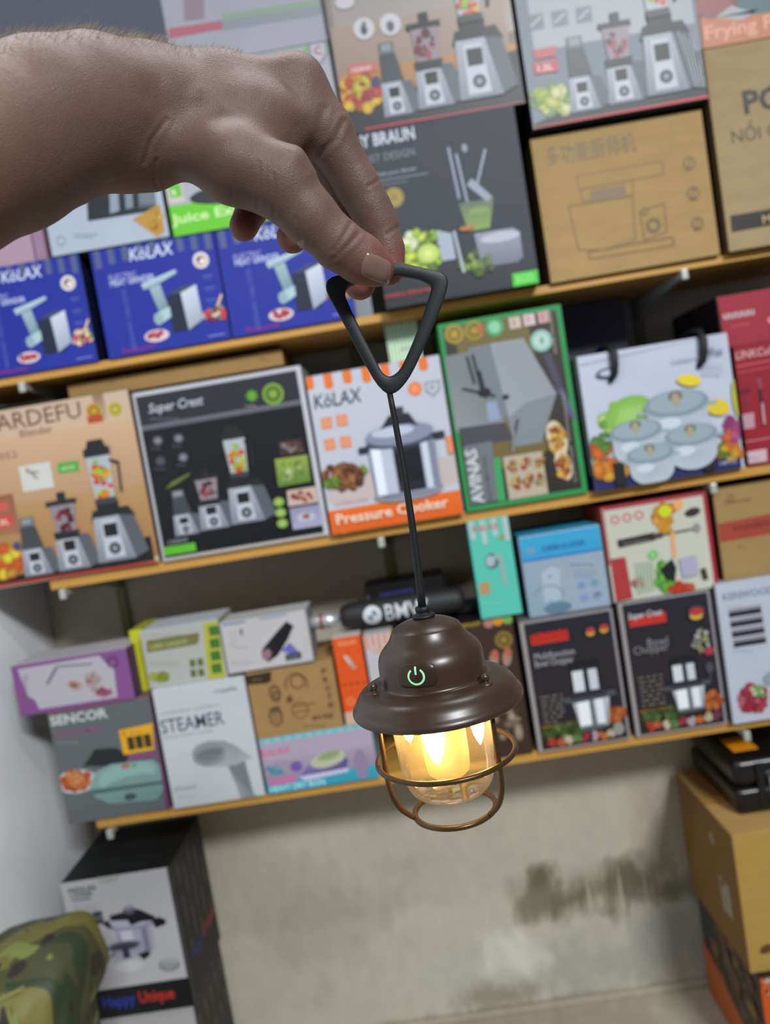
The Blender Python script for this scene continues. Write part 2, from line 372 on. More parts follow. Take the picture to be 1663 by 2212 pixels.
def p_grinder(c, x, y):
    g = c.g(x, y)     # x,y = left foot of the motor block
    g.poly([(0, -78), (54, -88), (54, -2), (0, 0)], '#1b2438'); g.poly([(30, -80), (66, -92), (68, -18), (34, 0)], '#c9cedb', '#9aa3b8'); g.poly([(0, -80), (30, -80), (66, -92), (40, -94)], '#3a465e')
    g.poly([(-50, -112), (28, -130), (30, -122), (-8, -108), (-46, -98)], '#b7cdd4', '#8fa7b0'); g.poly([(-34, -100), (-10, -106), (0, -52), (-20, -40)], '#9ab3bc', '#6f8a94')
    g.poly([(-34, -44), (2, -56), (2, -34), (-24, -22)], '#a9c3c9'); g.ell(-26, -34, 10, 13, '#8ea9b1')
    g.ell(-36, 0, 27, 13, '#d8c4c8', 18); g.food(-36, -2, 20, 8, ['#c23a4c', '#d4566a', '#a82c40'], 26, 4)
    g.food(96, -24, 22, 16, ['#d6455a', '#e8c9a0', '#6e9a4a', '#8a3050', '#f0e0c0'], 22, 7); g.line(104, -40, 116, -62, 5, '#e0c090')
def p_pot(g, w, h):
    g.ell(0, -h*.04, w*.46, h*.10, '#8d8a90'); g.poly([(-w*.45, -h*.62), (w*.45, -h*.62), (w*.42, -h*.06), (w*.3, 0), (-w*.3, 0), (-w*.42, -h*.06)], '#9aa0b4', '#6c7088')
    for a, b, cc in ((-.40, -.28, '#e2e6f0'), (-.28, -.12, '#b6bccc'), (-.12, .02, '#2b2c3a'), (.02, .24, '#20212c'), (.26, .34, '#c6cbd8'), (.34, .43, '#7d8196')):
        g.rect(w*a, -h*.6, w*b, -h*.05, cc)
    g.rect(-w*.12, -h*.5, w*.24, -h*.16, '#15161d'); g.ell(0, -h*.62, w*.47, h*.07, '#4a4c60'); g.ell(0, -h*.70, w*.45, h*.12, '#8388a0'); g.ell(-w*.08, -h*.74, w*.28, h*.06, '#b9bed0')
    g.poly([(-w*.24, -h*.78), (-w*.1, -h*.92), (w*.16, -h*.92), (w*.26, -h*.76), (w*.14, -h*.8), (-w*.12, -h*.8)], '#22232c'); g.rect(-w*.04, -h, w*.1, -h*.9, '#30313c')
    g.rect(-w*.56, -h*.62, -w*.42, -h*.55, '#2b2c34'); g.rect(w*.42, -h*.66, w*.58, -h*.58, '#2b2c34')
def p_chopper(g, w, h):
    g.poly([(-w*.36, -h*.45), (w*.40, -h*.45), (w*.32, -h*.02), (-w*.26, -h*.02)], '#b9bdc4', '#8a8e96'); g.rect(-w*.26, -h*.42, -w*.02, -h*.06, '#e6e9ee'); g.rect(w*.10, -h*.42, w*.26, -h*.06, '#dfe2e8'); g.rect(-w*.02, -h*.43, w*.06, -h*.04, '#5c6068')
    g.poly([(-w*.52, -h*.50), (w*.52, -h*.52), (w*.56, -h*.44), (w*.30, -h*.42), (-w*.40, -h*.40), (-w*.56, -h*.44)], '#4a4d55'); g.poly([(-w*.34, -h*.58), (w*.3, -h*.58), (w*.36, -h*.46), (-w*.38, -h*.46)], '#2c2e34')
    g.rect(-w*.30, -h*.90, w*.26, -h*.54, '#202126'); g.rect(-w*.28, -h*.86, -w*.06, -h*.56, '#cfd3da'); g.rect(w*.04, -h*.86, w*.22, -h*.56, '#c4c8d0'); g.ell(0, -h*.92, w*.28, h*.05, '#2a2c32'); g.rect(-w*.3, -h*.98, w*.28, -h*.90, '#1b1c20')
    g.ell(0, -h*.01, w*.28, h*.03, '#55585f')
BX = {}
def B(key, *a, **k):
    b = Box(*a, **k); BX[key] = b; return b
BLU, BLU2 = '#202f94', '#525c86'
def seal(c, x, y, r, a='#a8a23a', b='#4d4a22', t=None):
    c.ell(x, y, r, r, a); c.ell(x, y, r*.8, r*.8, b); c.ring(x, y, r*.68, r*.1, a); c.ell(x, y, r*.42, r*.42, a)
    if t: c.text(t, x-r*.35, y+r*.2, r*.45, b, w=r*.7, bold=.02)
#@BOXES
# ---- shelf 1, bottom row: blue grinder boxes
grp = 'blue grinder boxes with grey stripes'
for i, (quad, lb) in enumerate([(((-75, 590), (170, 547), (210, 778), (-36, 815)), 'blue striped meat grinder box cut by the left edge of the photo'),
        (((195, 542), (461, 498), (498, 737), (233, 775)), 'blue striped meat grinder box second from the left on the top shelf'),
        (((464, 497), (733, 455), (768, 692), (501, 735)), 'blue striped meat grinder box behind the curled fingers')]):
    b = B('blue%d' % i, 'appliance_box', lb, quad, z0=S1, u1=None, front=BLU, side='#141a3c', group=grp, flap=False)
    f = b.fr(); W = b.w
    for k in range(9):
        x = 3+k*11.2; f.rect(x, 0, x+5.2, (17, 15, 14, 13, 12, 13, 14, 15, 17)[k], BLU2)
    f.text('KöLAX', 31, 15, 9.5, '#ccd2ee', w=36, bold=.012, shear=.15)
    f.text('ELECTRIC', 12, 29, 4, '#a9b3e0', w=22); f.text('MEAT GRINDER', 12, 35, 4.6, '#c2caee', w=36, bold=.015)
    f.ell(87, 25, 6.5, 6.5, '#d8d2d4'); f.ell(87, 25, 4.2, 4.2, '#c49a78'); f.rect(84, 22, 88, 26, '#5a5f80'); f.ell(88, 26, 2, 2, '#e8e4ea')
    for k in range(3): f.line(86, 40+k*11, 94, 40+k*11, 1.2, '#5464b8'); f.line(87, 43+k*11, 93, 43+k*11, .8, '#4656aa')
    f.text('ELECTRIC GRINDER', 20, 40, 3.4, '#5a6ac0', w=48, vert=-1)
    p_grinder(f.g(55, 86, .375), 0, 0)
    f.text('Rating power', 12, 97, 3.6, '#a52a8c', w=28, shear=.2); f.line(82, 95, 96, 95, 1.4, '#6d7bc8')
    b.finish()
b = B('strip', 'appliance_box', 'narrow plain grey carton wedged between the blue and black boxes', ((738, 500), (772, 494), (812, 686), (772, 692)), Y=1.665, z0=S1, depth=.24, front='#7b8088', flap=False).finish()
# ---- shelf 1, middle row; top boxes' colours are faded to stand in for haze
b = B('pink', 'appliance_box', 'pale pink carton under the wrist at the left edge', ((-120, 420), (72, 388), (100, 552), (-85, 585)), Y=1.66, z0=BX['blue0'].zt+.001, u1=None, front='#a98a9c', side='#8b7188', flap=False)
f = b.fr(); f.rect(86, 0, 88, 100, '#5d4a5e'); f.rect(88, 0, 100, 100, '#94778f'); b.finish()
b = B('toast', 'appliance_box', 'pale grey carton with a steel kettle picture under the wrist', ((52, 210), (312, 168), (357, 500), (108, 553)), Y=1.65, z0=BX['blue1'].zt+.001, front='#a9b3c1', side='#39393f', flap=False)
c = b.c; c.poly([(180, 300), (310, 280), (335, 455), (190, 478)], '#252a31'); c.poly([(232, 290), (246, 288), (258, 455), (238, 462)], '#8c99a6'); c.poly([(262, 290), (276, 288), (288, 448), (272, 452)], '#7c8994'); c.poly([(290, 285), (322, 280), (338, 445), (300, 450)], '#56606a')
for k in range(7): c.line(294+k*5, 300, 304+k*5, 440, 1.3, '#98a4ac')
c.poly([(286, 474), (345, 440), (356, 500), (340, 512)], '#b58a3c'); c.food(334, 478, 16, 20, ['#c89a30', '#d8b050', '#a06c28'], 16, 7); c.ring(132, 520, 9, 2, '#8b95a4'); c.small(160, 506, 50, 2, '#8f99a8'); b.finish()
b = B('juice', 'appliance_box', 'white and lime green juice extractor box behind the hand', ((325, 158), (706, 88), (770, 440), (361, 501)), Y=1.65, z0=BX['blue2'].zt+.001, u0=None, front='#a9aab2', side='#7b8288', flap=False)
b.c.rect(358, 448, 770, 530, '#66c02c'); c = b.c
c.text('Juice Extractor', 372, 485, 19, '#c9e8a4', w=250, bold=.02); c.rect(352, 395, 400, 436, '#c4beb8'); c.poly([(362, 396), (388, 392), (394, 424), (368, 428)], '#6bb944'); c.text('a', 372, 421, 14, '#d8ecc4', bold=.02)
c.ell(500, 415, 90, 20, '#2a2d30')
for k in range(17):
    c.g(340+k*22.5, 157-k*3.85).poly([(0, 0), (9, 0), (9, 20+6*(k % 2)), (0, 16+6*(k % 2))], '#7fb070')
c.poly([(664, 92), (706, 86), (708, 118), (690, 142), (668, 124)], '#8f8f9c'); c.poly([(670, 97), (700, 93), (702, 116), (690, 134), (674, 120)], '#b9b6be'); c.text('C', 680, 120, 16, '#a05a64', bold=.03)
c.poly([(722, 235), (737, 233), (744, 300), (730, 303)], '#3f7d4c'); b.finish()
b = B('topwhite', 'appliance_box', 'pale carton with a red band stacked above the hand', ((325, -110), (658, -166), (706, 29), (364, 84)), Y=1.65, z0=BX['juice'].zt+.001, front='#a3a3ad', side='#6d6f78', flap=False)
c = b.c; c.poly([(364, 62), (480, 44), (480, 63), (364, 84)], '#b06a78'); c.poly([(480, 46), (716, 10), (716, 28), (480, 66)], '#8f939c'); c.poly([(395, -20), (440, -26), (442, 40), (398, 46)], '#93848e'); c.poly([(480, 30), (714, -6), (716, 8), (480, 46)], '#8fa090'); b.finish()
# ---- shelf 1, black juicer box
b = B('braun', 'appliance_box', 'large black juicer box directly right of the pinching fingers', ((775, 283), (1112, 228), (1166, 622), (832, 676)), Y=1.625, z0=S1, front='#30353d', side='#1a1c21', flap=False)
c = b.c; c.rect(776, 590, 1170, 680, '#24272d')
c.text('BY BRAUN', 768, 322, 24, '#b9bec8', w=126, bold=.03); c.text('JUST DESIGN', 782, 355, 15, '#787e88', w=112); c.text('Table Juicer Blender', 815, 382, 8, '#9aa0a8', w=84, shear=.2); c.line(812, 392, 925, 374, 2, '#7f858d'); c.line(812, 402, 880, 391, 2, '#6c727a')
seal(c, 851, 427, 21, '#8a7634', '#a08a3c')
for (a, bb) in (((968, 318), (992, 430)), ((1048, 322), (1030, 400)), ((985, 332), (1010, 440))): c.line(*a, *bb, 5, '#8b93a8')
c.poly([(990, 440), (1066, 428), (1058, 492), (1012, 500)], '#56624c', '#7c9a4a'); c.ell(1034, 455, 22, 8, '#74904c'); c.poly([(1008, 400), (1018, 385), (1064, 425), (1052, 436)], '#8a93a4'); c.ell(1003, 320, 6, 9, '#7f8796')
c.poly([(1024, 505), (1108, 492), (1122, 500), (1130, 555), (1118, 566), (1040, 578)], '#8f90a0', '#6f7080'); c.ell(1080, 512, 42, 10, '#b2b2c0')
c.food(912, 540, 44, 42, ['#7fa82e', '#a4c83a', '#cfe04a', '#5d7c28', '#e6efc0'], 60, 11); c.ell(925, 548, 24, 20, '#d8e48c', c2='#a3bd48'); c.poly([(942, 498), (975, 505), (985, 560), (955, 565)], '#9fa8b8')
c.food(1030, 570, 38, 22, ['#6d8c30', '#8aa848', '#4d6424'], 26, 8); c.line(980, 500, 1002, 590, 6, '#a8b0b8'); c.ell(1008, 494, 16, 5, '#b0703a')
c.poly([(1105, 592), (1160, 583), (1163, 612), (1108, 621)], '#46c23c'); c.text('ECO', 1116, 612, 14, '#8be078', w=36, bold=.03)
c.text('POWERFUL PERFORMANCE', 828, 648, 9, '#b8424c', w=118, shear=.15, bold=.01); b.finish()
# ---- shelf 1 tops: two blender boxes
def blender_box(key, label, quad, z0, Y, front, pale, **k):
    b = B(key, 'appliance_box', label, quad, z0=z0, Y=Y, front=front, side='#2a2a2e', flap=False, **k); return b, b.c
b, c = blender_box('bl1', 'brown and cream three blender box stacked on the black juicer box', ((672, -170), (1062, -225), (1140, 214), (745, 275)), BX['braun'].zt+.001, 1.63, '#8d8480', 0)
c.rect(680, -200, 1150, 60, '#8f8c90', '#a3988f'); c.rect(714, 62, 1110, 160, '#a08f84', '#8b7466'); c.rect(735, 160, 1140, 280, '#a97d4a', '#8f6f4c'); c.g(735, 240).poly([(0, 0), (60, -5), (400, -60), (400, 60), (0, 60)], '#24242a')
c.food(778, 205, 42, 42, ['#d8952a', '#e0b83a', '#c04a38', '#c9c040', '#a83a48'], 46, 11); c.ell(812, 178, 10, 12, '#3c3f60'); c.poly([(752, 143), (812, 134), (814, 154), (754, 163)], '#bd6a66'); c.text('1500W', 760, 158, 8, '#dcc4c0', w=42, bold=.02)
c.ell(786, 63, 22, 22, '#c2c0c6'); c.ell(843, 54, 22, 22, '#c2c0c6'); c.ell(786, 66, 7, 10, '#4c4e55'); c.ell(843, 58, 8, 11, '#5c6068'); c.ell(786, 54, 5, 6, '#6c6e75'); c.ell(745, 6, 20, 14, '#c2c0c6')
p_mill(c.g(862, 250), 72, 148); p_cup(c.g(944, 232), 88, 190); p_blender(c.g(1042, 212), 108, 330)
c.line(790, 284, 1142, 224, 9, '#b83a44'); b.finish()
b, c = blender_box('bl2', 'silvery plastic-wrapped blender box on the cardboard mixer carton', ((1093, -140), (1478, -205), (1527, 210), (1150, 285)), None, 1.63, '#8a9098', 0)
c.rect(1116, -150, 1500, 50, '#94989f', '#a0a4a8'); c.g(1148, 225).poly([(0, 40), (40, 30), (390, -50), (390, 60), (0, 60)], '#2c2e33')
for k in range(3): c.poly([(1138+k*52, 34-k*8), (1172+k*52, 28-k*8), (1176+k*52, 62-k*8), (1142+k*52, 68-k*8)], '#6f757c'); c.line(1146+k*52, 58-k*8, 1168+k*52, 36-k*8, 4, '#a8aeb4')
c.food(1192, 215, 42, 30, ['#a8b84a', '#c8c86a', '#7c9a58', '#d4d69a'], 40, 12); c.poly([(1152, 108), (1200, 100), (1201, 122), (1153, 130)], '#b05a5e'); c.poly([(1152, 138), (1204, 130), (1206, 154), (1154, 162)], '#b8484c'); c.text('1.5L', 1162, 156, 12, '#d8b8b4', w=32, bold=.03)
p_mill(c.g(1266, 240), 74, 150); p_cup(c.g(1352, 222), 84, 180, '#b03a50'); p_blender(c.g(1444, 202), 104, 330)
c.line(1152, 282, 1528, 212, 9, '#c03a44')
for k in range(5): c.line(1462+k*11, 70+k*9, 1500+k*5, 190, 2, '#b4b9c0')
b.finish()
# ---- kraft mixer carton
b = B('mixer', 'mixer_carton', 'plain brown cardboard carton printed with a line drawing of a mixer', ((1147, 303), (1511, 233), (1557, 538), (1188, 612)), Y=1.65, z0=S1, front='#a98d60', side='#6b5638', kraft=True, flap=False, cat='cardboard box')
c = b.c; K = '#6f5a3c'
c.text('多功能厨师机', 1182, 357, 30, '#5d4a34', w=186)
for pts in ([(1246, 380), (1430, 348), (1434, 376), (1250, 410), (1246, 380)], [(1254, 408), (1366, 390), (1368, 420), (1258, 436), (1254, 408)], [(1228, 446), (1366, 424), (1372, 520), (1300, 540), (1250, 540), (1228, 446)],
            [(1382, 456), (1434, 440), (1440, 500), (1392, 520), (1382, 456)], [(1270, 545), (1452, 512), (1456, 530), (1274, 560), (1270, 545)]):
    for (a, bb) in zip(pts[:-1], pts[1:]): c.line(*a, *bb, 2, K)
c.rect(1276, 412, 1352, 426, '#7a6444'); c.ring(1411, 487, 12, 6, '#6a563a'); c.ring(1392, 457, 6, 3, K)
for y, x in ((352, 1488), (417, 1497), (482, 1506)): c.ring(x, y, 11, 3, K); c.line(x-8, y+16, x+8, y+13, 2, K); c.line(x, y-9, x, y+9, 2, K)
b.finish()
BX['bl2'].root.location.z += 0
# ---- tall POT carton, frying pan box
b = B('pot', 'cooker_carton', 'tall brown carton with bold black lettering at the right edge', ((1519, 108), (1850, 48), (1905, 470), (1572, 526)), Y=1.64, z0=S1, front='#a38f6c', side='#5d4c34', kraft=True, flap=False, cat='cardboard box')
c = b.c; c.text('POT', 1608, 246, 44, '#25221f', w=128, bold=.03); c.text('NỒI CƠM', 1582, 310, 25, '#3c352c', w=150); c.poly([(1577, 466), (1880, 416), (1885, 448), (1580, 502)], '#2a2622'); c.text('MODEL', 1648, 484, 17, '#b59a6c', w=90, bold=.02); b.finish()
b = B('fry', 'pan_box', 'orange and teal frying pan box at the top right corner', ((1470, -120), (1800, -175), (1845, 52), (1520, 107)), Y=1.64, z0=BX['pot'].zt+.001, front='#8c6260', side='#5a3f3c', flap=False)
c = b.c; c.poly([(1512, 40), (1840, -18), (1850, 50), (1520, 107)], '#b8714e'); c.poly([(1590, 0), (1700, -20), (1700, 20), (1600, 36)], '#3f6468'); c.ell(1540, 10, 38, 28, '#8a4e50'); c.poly([(1545, 38), (1580, 12), (1630, 28), (1640, 20), (1600, 44)], '#9fa0a4'); c.text('Frying Pan', 1524, 86, 26, '#d89a80', w=180, bold=.02); b.finish()
#@SHELF2
b = B('gard', 'blender_box', 'cream three-blender box at the left end of the middle shelf', ((-112, 905), (278, 841), (342, 1212), (-44, 1270)), z0=S2, depth=.25, front='#c3a68a', side='#4c3c33')
c = b.c; c.rect(-120, 845, 300, 960, '#c0a893', '#c9a889'); c.rect(-60, 960, 330, 1100, '#c6a382', '#a98462'); c.rect(-60, 1105, 342, 1200, '#b08a5e', '#9a7040'); c.g(-44, 1262).poly([(0, 4), (140, -12), (390, -44), (390, 10), (0, 10)], '#1d1a1c')
c.rect(196, 840, 232, 905, '#8b7058', '#b39a80')
c.text('GARDEFU', -40, 938, 34, '#6d4a38', w=222, bold=.005); c.text('Blender', 44, 945, 15, '#7d5a46', w=72, bold=.01); c.text('5052', -14, 997, 15, '#7a6250', w=54)
for yy, tt in ((904, '#b3a03a'),): seal(c, 203, 888, 17, '#c2952c', '#7d5a22'); seal(c, 249, 884, 16, '#c0ad48', '#8f7c34')
c.rect(188, 900, 224, 910, '#b0472c'); c.rect(40, 1008, 118, 1052, '#c8c6c0'); c.line(56, 1012, 82, 1034, 4, '#6c6c6c'); c.line(58, 1020, 84, 1020, 4, '#7c7c7c'); c.poly([(124, 1000), (170, 994), (172, 1018), (126, 1024)], '#5aa046'); c.text('eco', 134, 1016, 10, '#c4e0b4', w=28)
c.rect(-44, 1078, 44, 1150, '#8c5a44', '#9c6a4c'); c.poly([(-20, 1088), (18, 1083), (19, 1102), (-18, 1107)], '#c4584c'); c.poly([(-16, 1118), (27, 1112), (29, 1136), (-13, 1142)], '#c4443c'); c.text('1.8L', -10, 1137, 12, '#e0b4a4', w=34, bold=.02)
c.food(15, 1214, 36, 30, ['#e0a82a', '#f0cc3a', '#d8602c', '#e8d840', '#c8a030'], 46, 11); c.ell(38, 1180, 9, 10, '#4a4468')
p_mill(c.g(86, 1242), 74, 128); p_cup(c.g(164, 1229), 84, 170); p_blender(c.g(256, 1210), 100, 272); c.line(-44, 1270, 342, 1212, 5, '#a8302c'); b.finish()
b = B('sc', 'blender_box', 'black blender box with a white border on the middle shelf', ((283, 848), (652, 791), (708, 1152), (351, 1208)), Y=1.652, z0=S2, depth=.26, front='#1a1b22', side='#8b8c90', top='#b9b9ba')
f = b.fr(); f.rect(0, 0, 100, 2.4, '#b9bac0'); f.rect(0, 98, 100, 100, '#b0a9a4'); f.rect(0, 0, 2, 100, '#a7a6ac'); f.rect(97, 0, 100, 100, '#bdbcc4'); f.rect(2, 2.4, 97, 21, '#2a2b33'); f.rect(2, 19.5, 97, 22.5, '#6d6c74', '#54545c')
f.rect(2, 22.5, 97, 97, '#15161c', '#0e0f13')
c = b.c; c.text('Super Crest', 322, 893, 19, '#b3b6be', w=120, shear=.25, bold=.015); c.small(326, 905, 90, 1, '#6c6e76')
c.ell(544, 855, 10, 10, '#5f9a34'); [c.line(544-14*math.cos(a), 855-14*math.sin(a), 544+14*math.cos(a), 855+14*math.sin(a), 3, '#5f9a34') for a in (0, .8, 1.57, 2.36)]
c.small(530, 877, 28, 1, '#9a9ca4'); seal(c, 590, 851, 23, '#7da43c', '#34461e')
for x, y in ((341, 952), (386, 947), (347, 996), (396, 988)): c.ell(x, y, 11, 10, '#8f9299' if (x, y) != (347, 996) else '#4c4f56', c2='#44464e'); c.small(x-14, y+17, 26, 1, '#5c5e66', 2)
c.poly([(356, 1058), (372, 1040), (412, 1020), (408, 1028), (378, 1048)], '#5d6c34'); p_mill(c.g(405, 1155), 62, 98); p_cup(c.g(466, 1142), 74, 130); p_blender(c.g(538, 1128), 88, 216)
c.poly([(600, 955), (652, 947), (660, 978), (606, 986)], '#3c2e30'); c.food(632, 966, 22, 10, ['#54342c', '#6c5048', '#8c8484'], 14, 6); c.poly([(594, 992), (664, 982), (672, 1040), (602, 1052)], '#8fa048', '#5c7c34'); c.food(632, 1018, 24, 22, ['#a4bc5c', '#6c9044', '#c4cc94'], 20, 7)
c.poly([(620, 1060), (682, 1050), (688, 1084), (624, 1094)], '#c0aca0'); c.food(655, 1072, 22, 10, ['#b85c44', '#d09c64', '#a03c34'], 14, 5); c.poly([(626, 1098), (690, 1088), (697, 1134), (634, 1144)], '#8c8aa8', '#a4a2bc'); c.ell(662, 1116, 20, 10, '#b4b4c4'); c.food(662, 1114, 8, 5, ['#b44c48', '#6c9c5c'], 7, 4)
for k in range(3): c.ell(603+k*4, 1084+k*23, 12, 10, '#a6c46c', c2='#7c9c44')
c.text('1200W', 366, 1176, 9, '#8c8e96', w=44, bold=.01); c.poly([(354, 1182), (423, 1171), (426, 1189), (358, 1200)], '#58b02c'); b.finish()
b = B('kol', 'cooker_box', 'white and orange pressure cooker box behind the lantern cord', ((660, 813), (948, 768), (1003, 1113), (716, 1157)), Y=1.64, z0=S2, depth=.27, front='#babdc8', side='#8c8c94')
c = b.c; c.g(700, 1030).rect(0, 0, 320, 60, '#bdb2b0'); c.rect(706, 1105, 1010, 1165, '#df6a24', '#d65f1e'); f = b.fr()
for k in range(7): f.rect(3+k*14.2-4, 0, 3+k*14.2+2.6, 8 if k % 2 else 6.5, '#dd7230'); f.ell(3+k*14.2-.7, 8 if k % 2 else 6.5, 3.3, 2, '#dd7230')
c.text('KöLAX', 680, 884, 29, '#3f4150', w=104, bold=.012, shear=.12); c.ell(896, 840, 15, 15, '#df7438'); c.ell(896, 840, 9, 9, '#e89060'); c.poly([(916, 826), (950, 820), (951, 842), (936, 858), (919, 846)], '#8f929c'); c.poly([(920, 830), (946, 825), (947, 841), (935, 853), (923, 843)], '#b4b6c0'); c.text('g', 929, 843, 12, '#7d6c50', bold=.03)
for x, y in ((705, 914), (738, 908), (712, 960), (746, 955)): c.g(x, y).rect(-11, -12, 12, 12, '#dd8250'); c.ring(x, y, 6, 2.5, '#cfa898')
c.food(740, 1030, 46, 26, ['#7c4a30', '#a0683c', '#5c3424', '#8c5c3c', '#b47c4c'], 90, 8); c.food(720, 1045, 20, 10, ['#7c9c3c', '#5c8430'], 14, 6); c.food(786, 1010, 8, 10, ['#7c9c3c'], 5, 5)
p_pot(c.g(884, 1070), 164, 190); c.text('multifunction', 722, 1092, 9, '#d8906c', w=76, shear=.3); c.g(978, 958).rect(-13, -18, 6, 20, '#df8a60')
c.text('Pressure Cooker', 728, 1133, 21, '#f0cdb4', w=244, bold=.025); c.small(740, 1150, 110, 1, '#e8a070', 2); b.finish()
b = B('green', 'dough_mixer_box', 'tall green-framed box showing a grey machine on the middle shelf', ((943, 706), (1212, 653), (1268, 1060), (1009, 1106)), Y=1.652, z0=S2, depth=.24, front='#2f8a4c', side='#1e5c34', top='#3aa058')
f = b.fr(); f.rect(4, 2.6, 95.5, 97, '#3a352c', '#2b2a27'); c = b.c
c.poly([(975, 705), (1130, 680), (1200, 860), (1225, 920), (1150, 1010), (1050, 1010)], '#6e6238'); c.poly([(1150, 690), (1195, 684), (1245, 1050), (1200, 1040), (1160, 880)], '#3a3430')
c.poly([(960, 770), (1010, 760), (1090, 900), (1090, 930), (1000, 940), (985, 930)], '#777c7e', '#8b9194'); c.poly([(990, 925), (1090, 912), (1110, 950), (1000, 965)], '#484850')
c.poly([(1058, 742), (1130, 730), (1202, 850), (1170, 955), (1118, 958), (1096, 900)], '#8f9499', '#9ba0a6'); c.poly([(1096, 905), (1135, 870), (1202, 850), (1170, 955), (1115, 965)], '#7f858b'); c.poly([(1010, 752), (1058, 742), (1100, 905), (1060, 880), (1030, 830)], '#747a80')
for (a, bb) in (((1008, 770), (1025, 830)), ((1020, 766), (1042, 850)), ((998, 840), (1070, 856)), ((1035, 800), (1050, 860))): c.line(*a, *bb, 6, '#23262a')
c.ell(1092, 858, 8, 6, '#2a2c30'); c.ell(1046, 848, 14, 10, '#1c1e22'); c.poly([(1050, 870), (1072, 866), (1082, 905), (1056, 912)], '#8f9cb4'); c.line(1118, 905, 1104, 975, 7, '#4c4e54'); c.line(1110, 930, 1108, 975, 4, '#8c8f94')
c.line(1180, 762, 1232, 900, 15, '#4b4758'); c.line(1210, 840, 1240, 905, 10, '#5d5a74')
seal(c, 981, 722, 20, '#a89038', '#6c5c28'); seal(c, 1024, 714, 20, '#a08a34', '#5c5024'); c.ell(1038, 712, 6, 10, '#b06040'); c.ell(1068, 707, 19, 19, '#4da064'); c.ell(1068, 707, 12, 12, '#8cc4a0')
for k in range(3): c.g(1112+k*31, 697-k*6).rect(-12, -12, 12, 12, ('#c4b4a8', '#cfb8bc', '#c49c9c')[k]); c.text('i', 1108+k*31, 703-k*6, 13, '#a46c74', bold=.05)
c.ell(1169, 736, 23, 23, '#8fbcb0'); c.ell(1169, 736, 15, 15, '#b8cfc8'); c.ell(1170, 736, 5, 9, '#7ca898')
c.poly([(1000, 964), (1062, 952), (1076, 1080), (1018, 1090)], '#6c7076'); c.text('AVINAS', 1046, 1086, 24, '#c2c6c6', w=118, bold=.03, vert=1); c.text('PASTA MAKING', 1064, 1084, 8, '#3c4c44', w=100, vert=1, bold=.01); c.poly([(1066, 990), (1080, 987), (1092, 1080), (1076, 1083)], '#3c9c5c')
c.poly([(1086, 988), (1170, 974), (1184, 1066), (1100, 1080)], '#b5a892'); 
for i in range(3):
    for j in range(2): c.food(1108+i*28+j*5, 1008+j*36-i*5, 10, 13, ['#c08a3c', '#d4b07c', '#8c5c34', '#a8a06c', '#b44c3c'], 14, 5)
for (x, y, rx, ry) in ((1202, 948, 21, 40), (1216, 1004, 17, 34)): c.ell(x, y, rx, ry, '#d0c0a0', rot=.15); c.food(x, y, rx*.75, ry*.8, ['#d0983c', '#a84c34', '#e0bc54', '#c87c34'], 30, 6)
c.text('MAKING FRESH', 1182, 676, 7, '#a8a094', w=88, vert=-1); c.text('PROFESSIONAL APPLIANCE', 1211, 850, 6, '#a09c90', w=190, vert=-1); b.finish()
b = B('cook', 'cookware_box', 'white cookware set box with navy lid and black carry straps', ((1246, 782), (1573, 706), (1604, 1010), (1288, 1062)), Y=1.635, rot=2.0, z0=S2, depth=.19, front='#bcc0d0', side='#7c8488', top='#2c3474', flap=False)
c = b.c; c.rect(1250, 1026, 1610, 1070, '#2a2c5c'); c.line(1252, 790, 1574, 716, 3, '#8c92ac')
c.food(1355, 905, 60, 35, ['#8cbc4c', '#a8d064', '#74a43c', '#b8d884'], 50, 13); c.ell(1360, 895, 55, 38, '#98c464', c2='#7cae48', rot=.2)
for k in range(9): c.line(1330+k*8, 925, 1345+k*12, 872+abs(4-k)*3, 1.5, '#c4dc9c')
c.food(1300, 975, 22, 30, ['#d04c38', '#c83c30', '#d8702c', '#5c8c3c'], 30, 12); c.food(1320, 1010, 42, 14, ['#e08a2c', '#e8a838', '#d87424'], 30, 13); c.food(1575, 935, 18, 30, ['#a8487c', '#c05c8c', '#d86c34', '#9c3c6c'], 26, 11); c.food(1572, 975, 32, 12, ['#e0702c', '#d8a834', '#5c7c34'], 24, 10); c.ell(1548, 880, 26, 17, '#d8c034', rot=-.3); c.ell(1486, 822, 26, 12, '#e0c830', rot=-.25); c.ell(1588, 860, 8, 40, '#b8b43c')
def glasspot(x, y, w):
    g = c.g(x, y); g.ell(0, -w*.1, w*.5, w*.36, '#a2aeb8', c2='#b4bec8'); g.rect(-w*.5, -w*.42, w*.5, -w*.15, '#9aa8b0', '#b0bac4'); g.ell(0, -w*.44, w*.54, w*.22, '#7e929c'); g.ell(0, -w*.47, w*.45, w*.17, '#93a6ae'); g.ell(0, -w*.56, w*.12, w*.09, '#6e6c60'); g.ell(0, -w*.5, w*.07, w*.12, '#a49c80')
    g.line(-w*.66, -w*.36, -w*.5, -w*.36, w*.06, '#94a2a8'); g.line(w*.5, -w*.36, w*.66, -w*.36, w*.06, '#94a2a8'); g.ell(-w*.15, -w*.14, w*.2, w*.1, '#c6ced8')
glasspot(1466, 930, 130); glasspot(1378, 978, 106); glasspot(1496, 986, 106); glasspot(1408, 1022, 96)
c.ell(1310, 806, 24, 10, '#44507c'); c.ell(1312, 806, 19, 6, '#bcc0d0'); c.text('Cookware Set', 1448, 786, 8, '#8e93a8', w=66, bold=.01); c.text('12 Pcs', 1508, 774, 17, '#646a8c', w=50, bold=.01); c.small(1515, 790, 44, 4, '#a0a5b8', 2)
c.text('14PCS', 1552, 1006, 9, '#a8acc8', w=36, bold=.01)
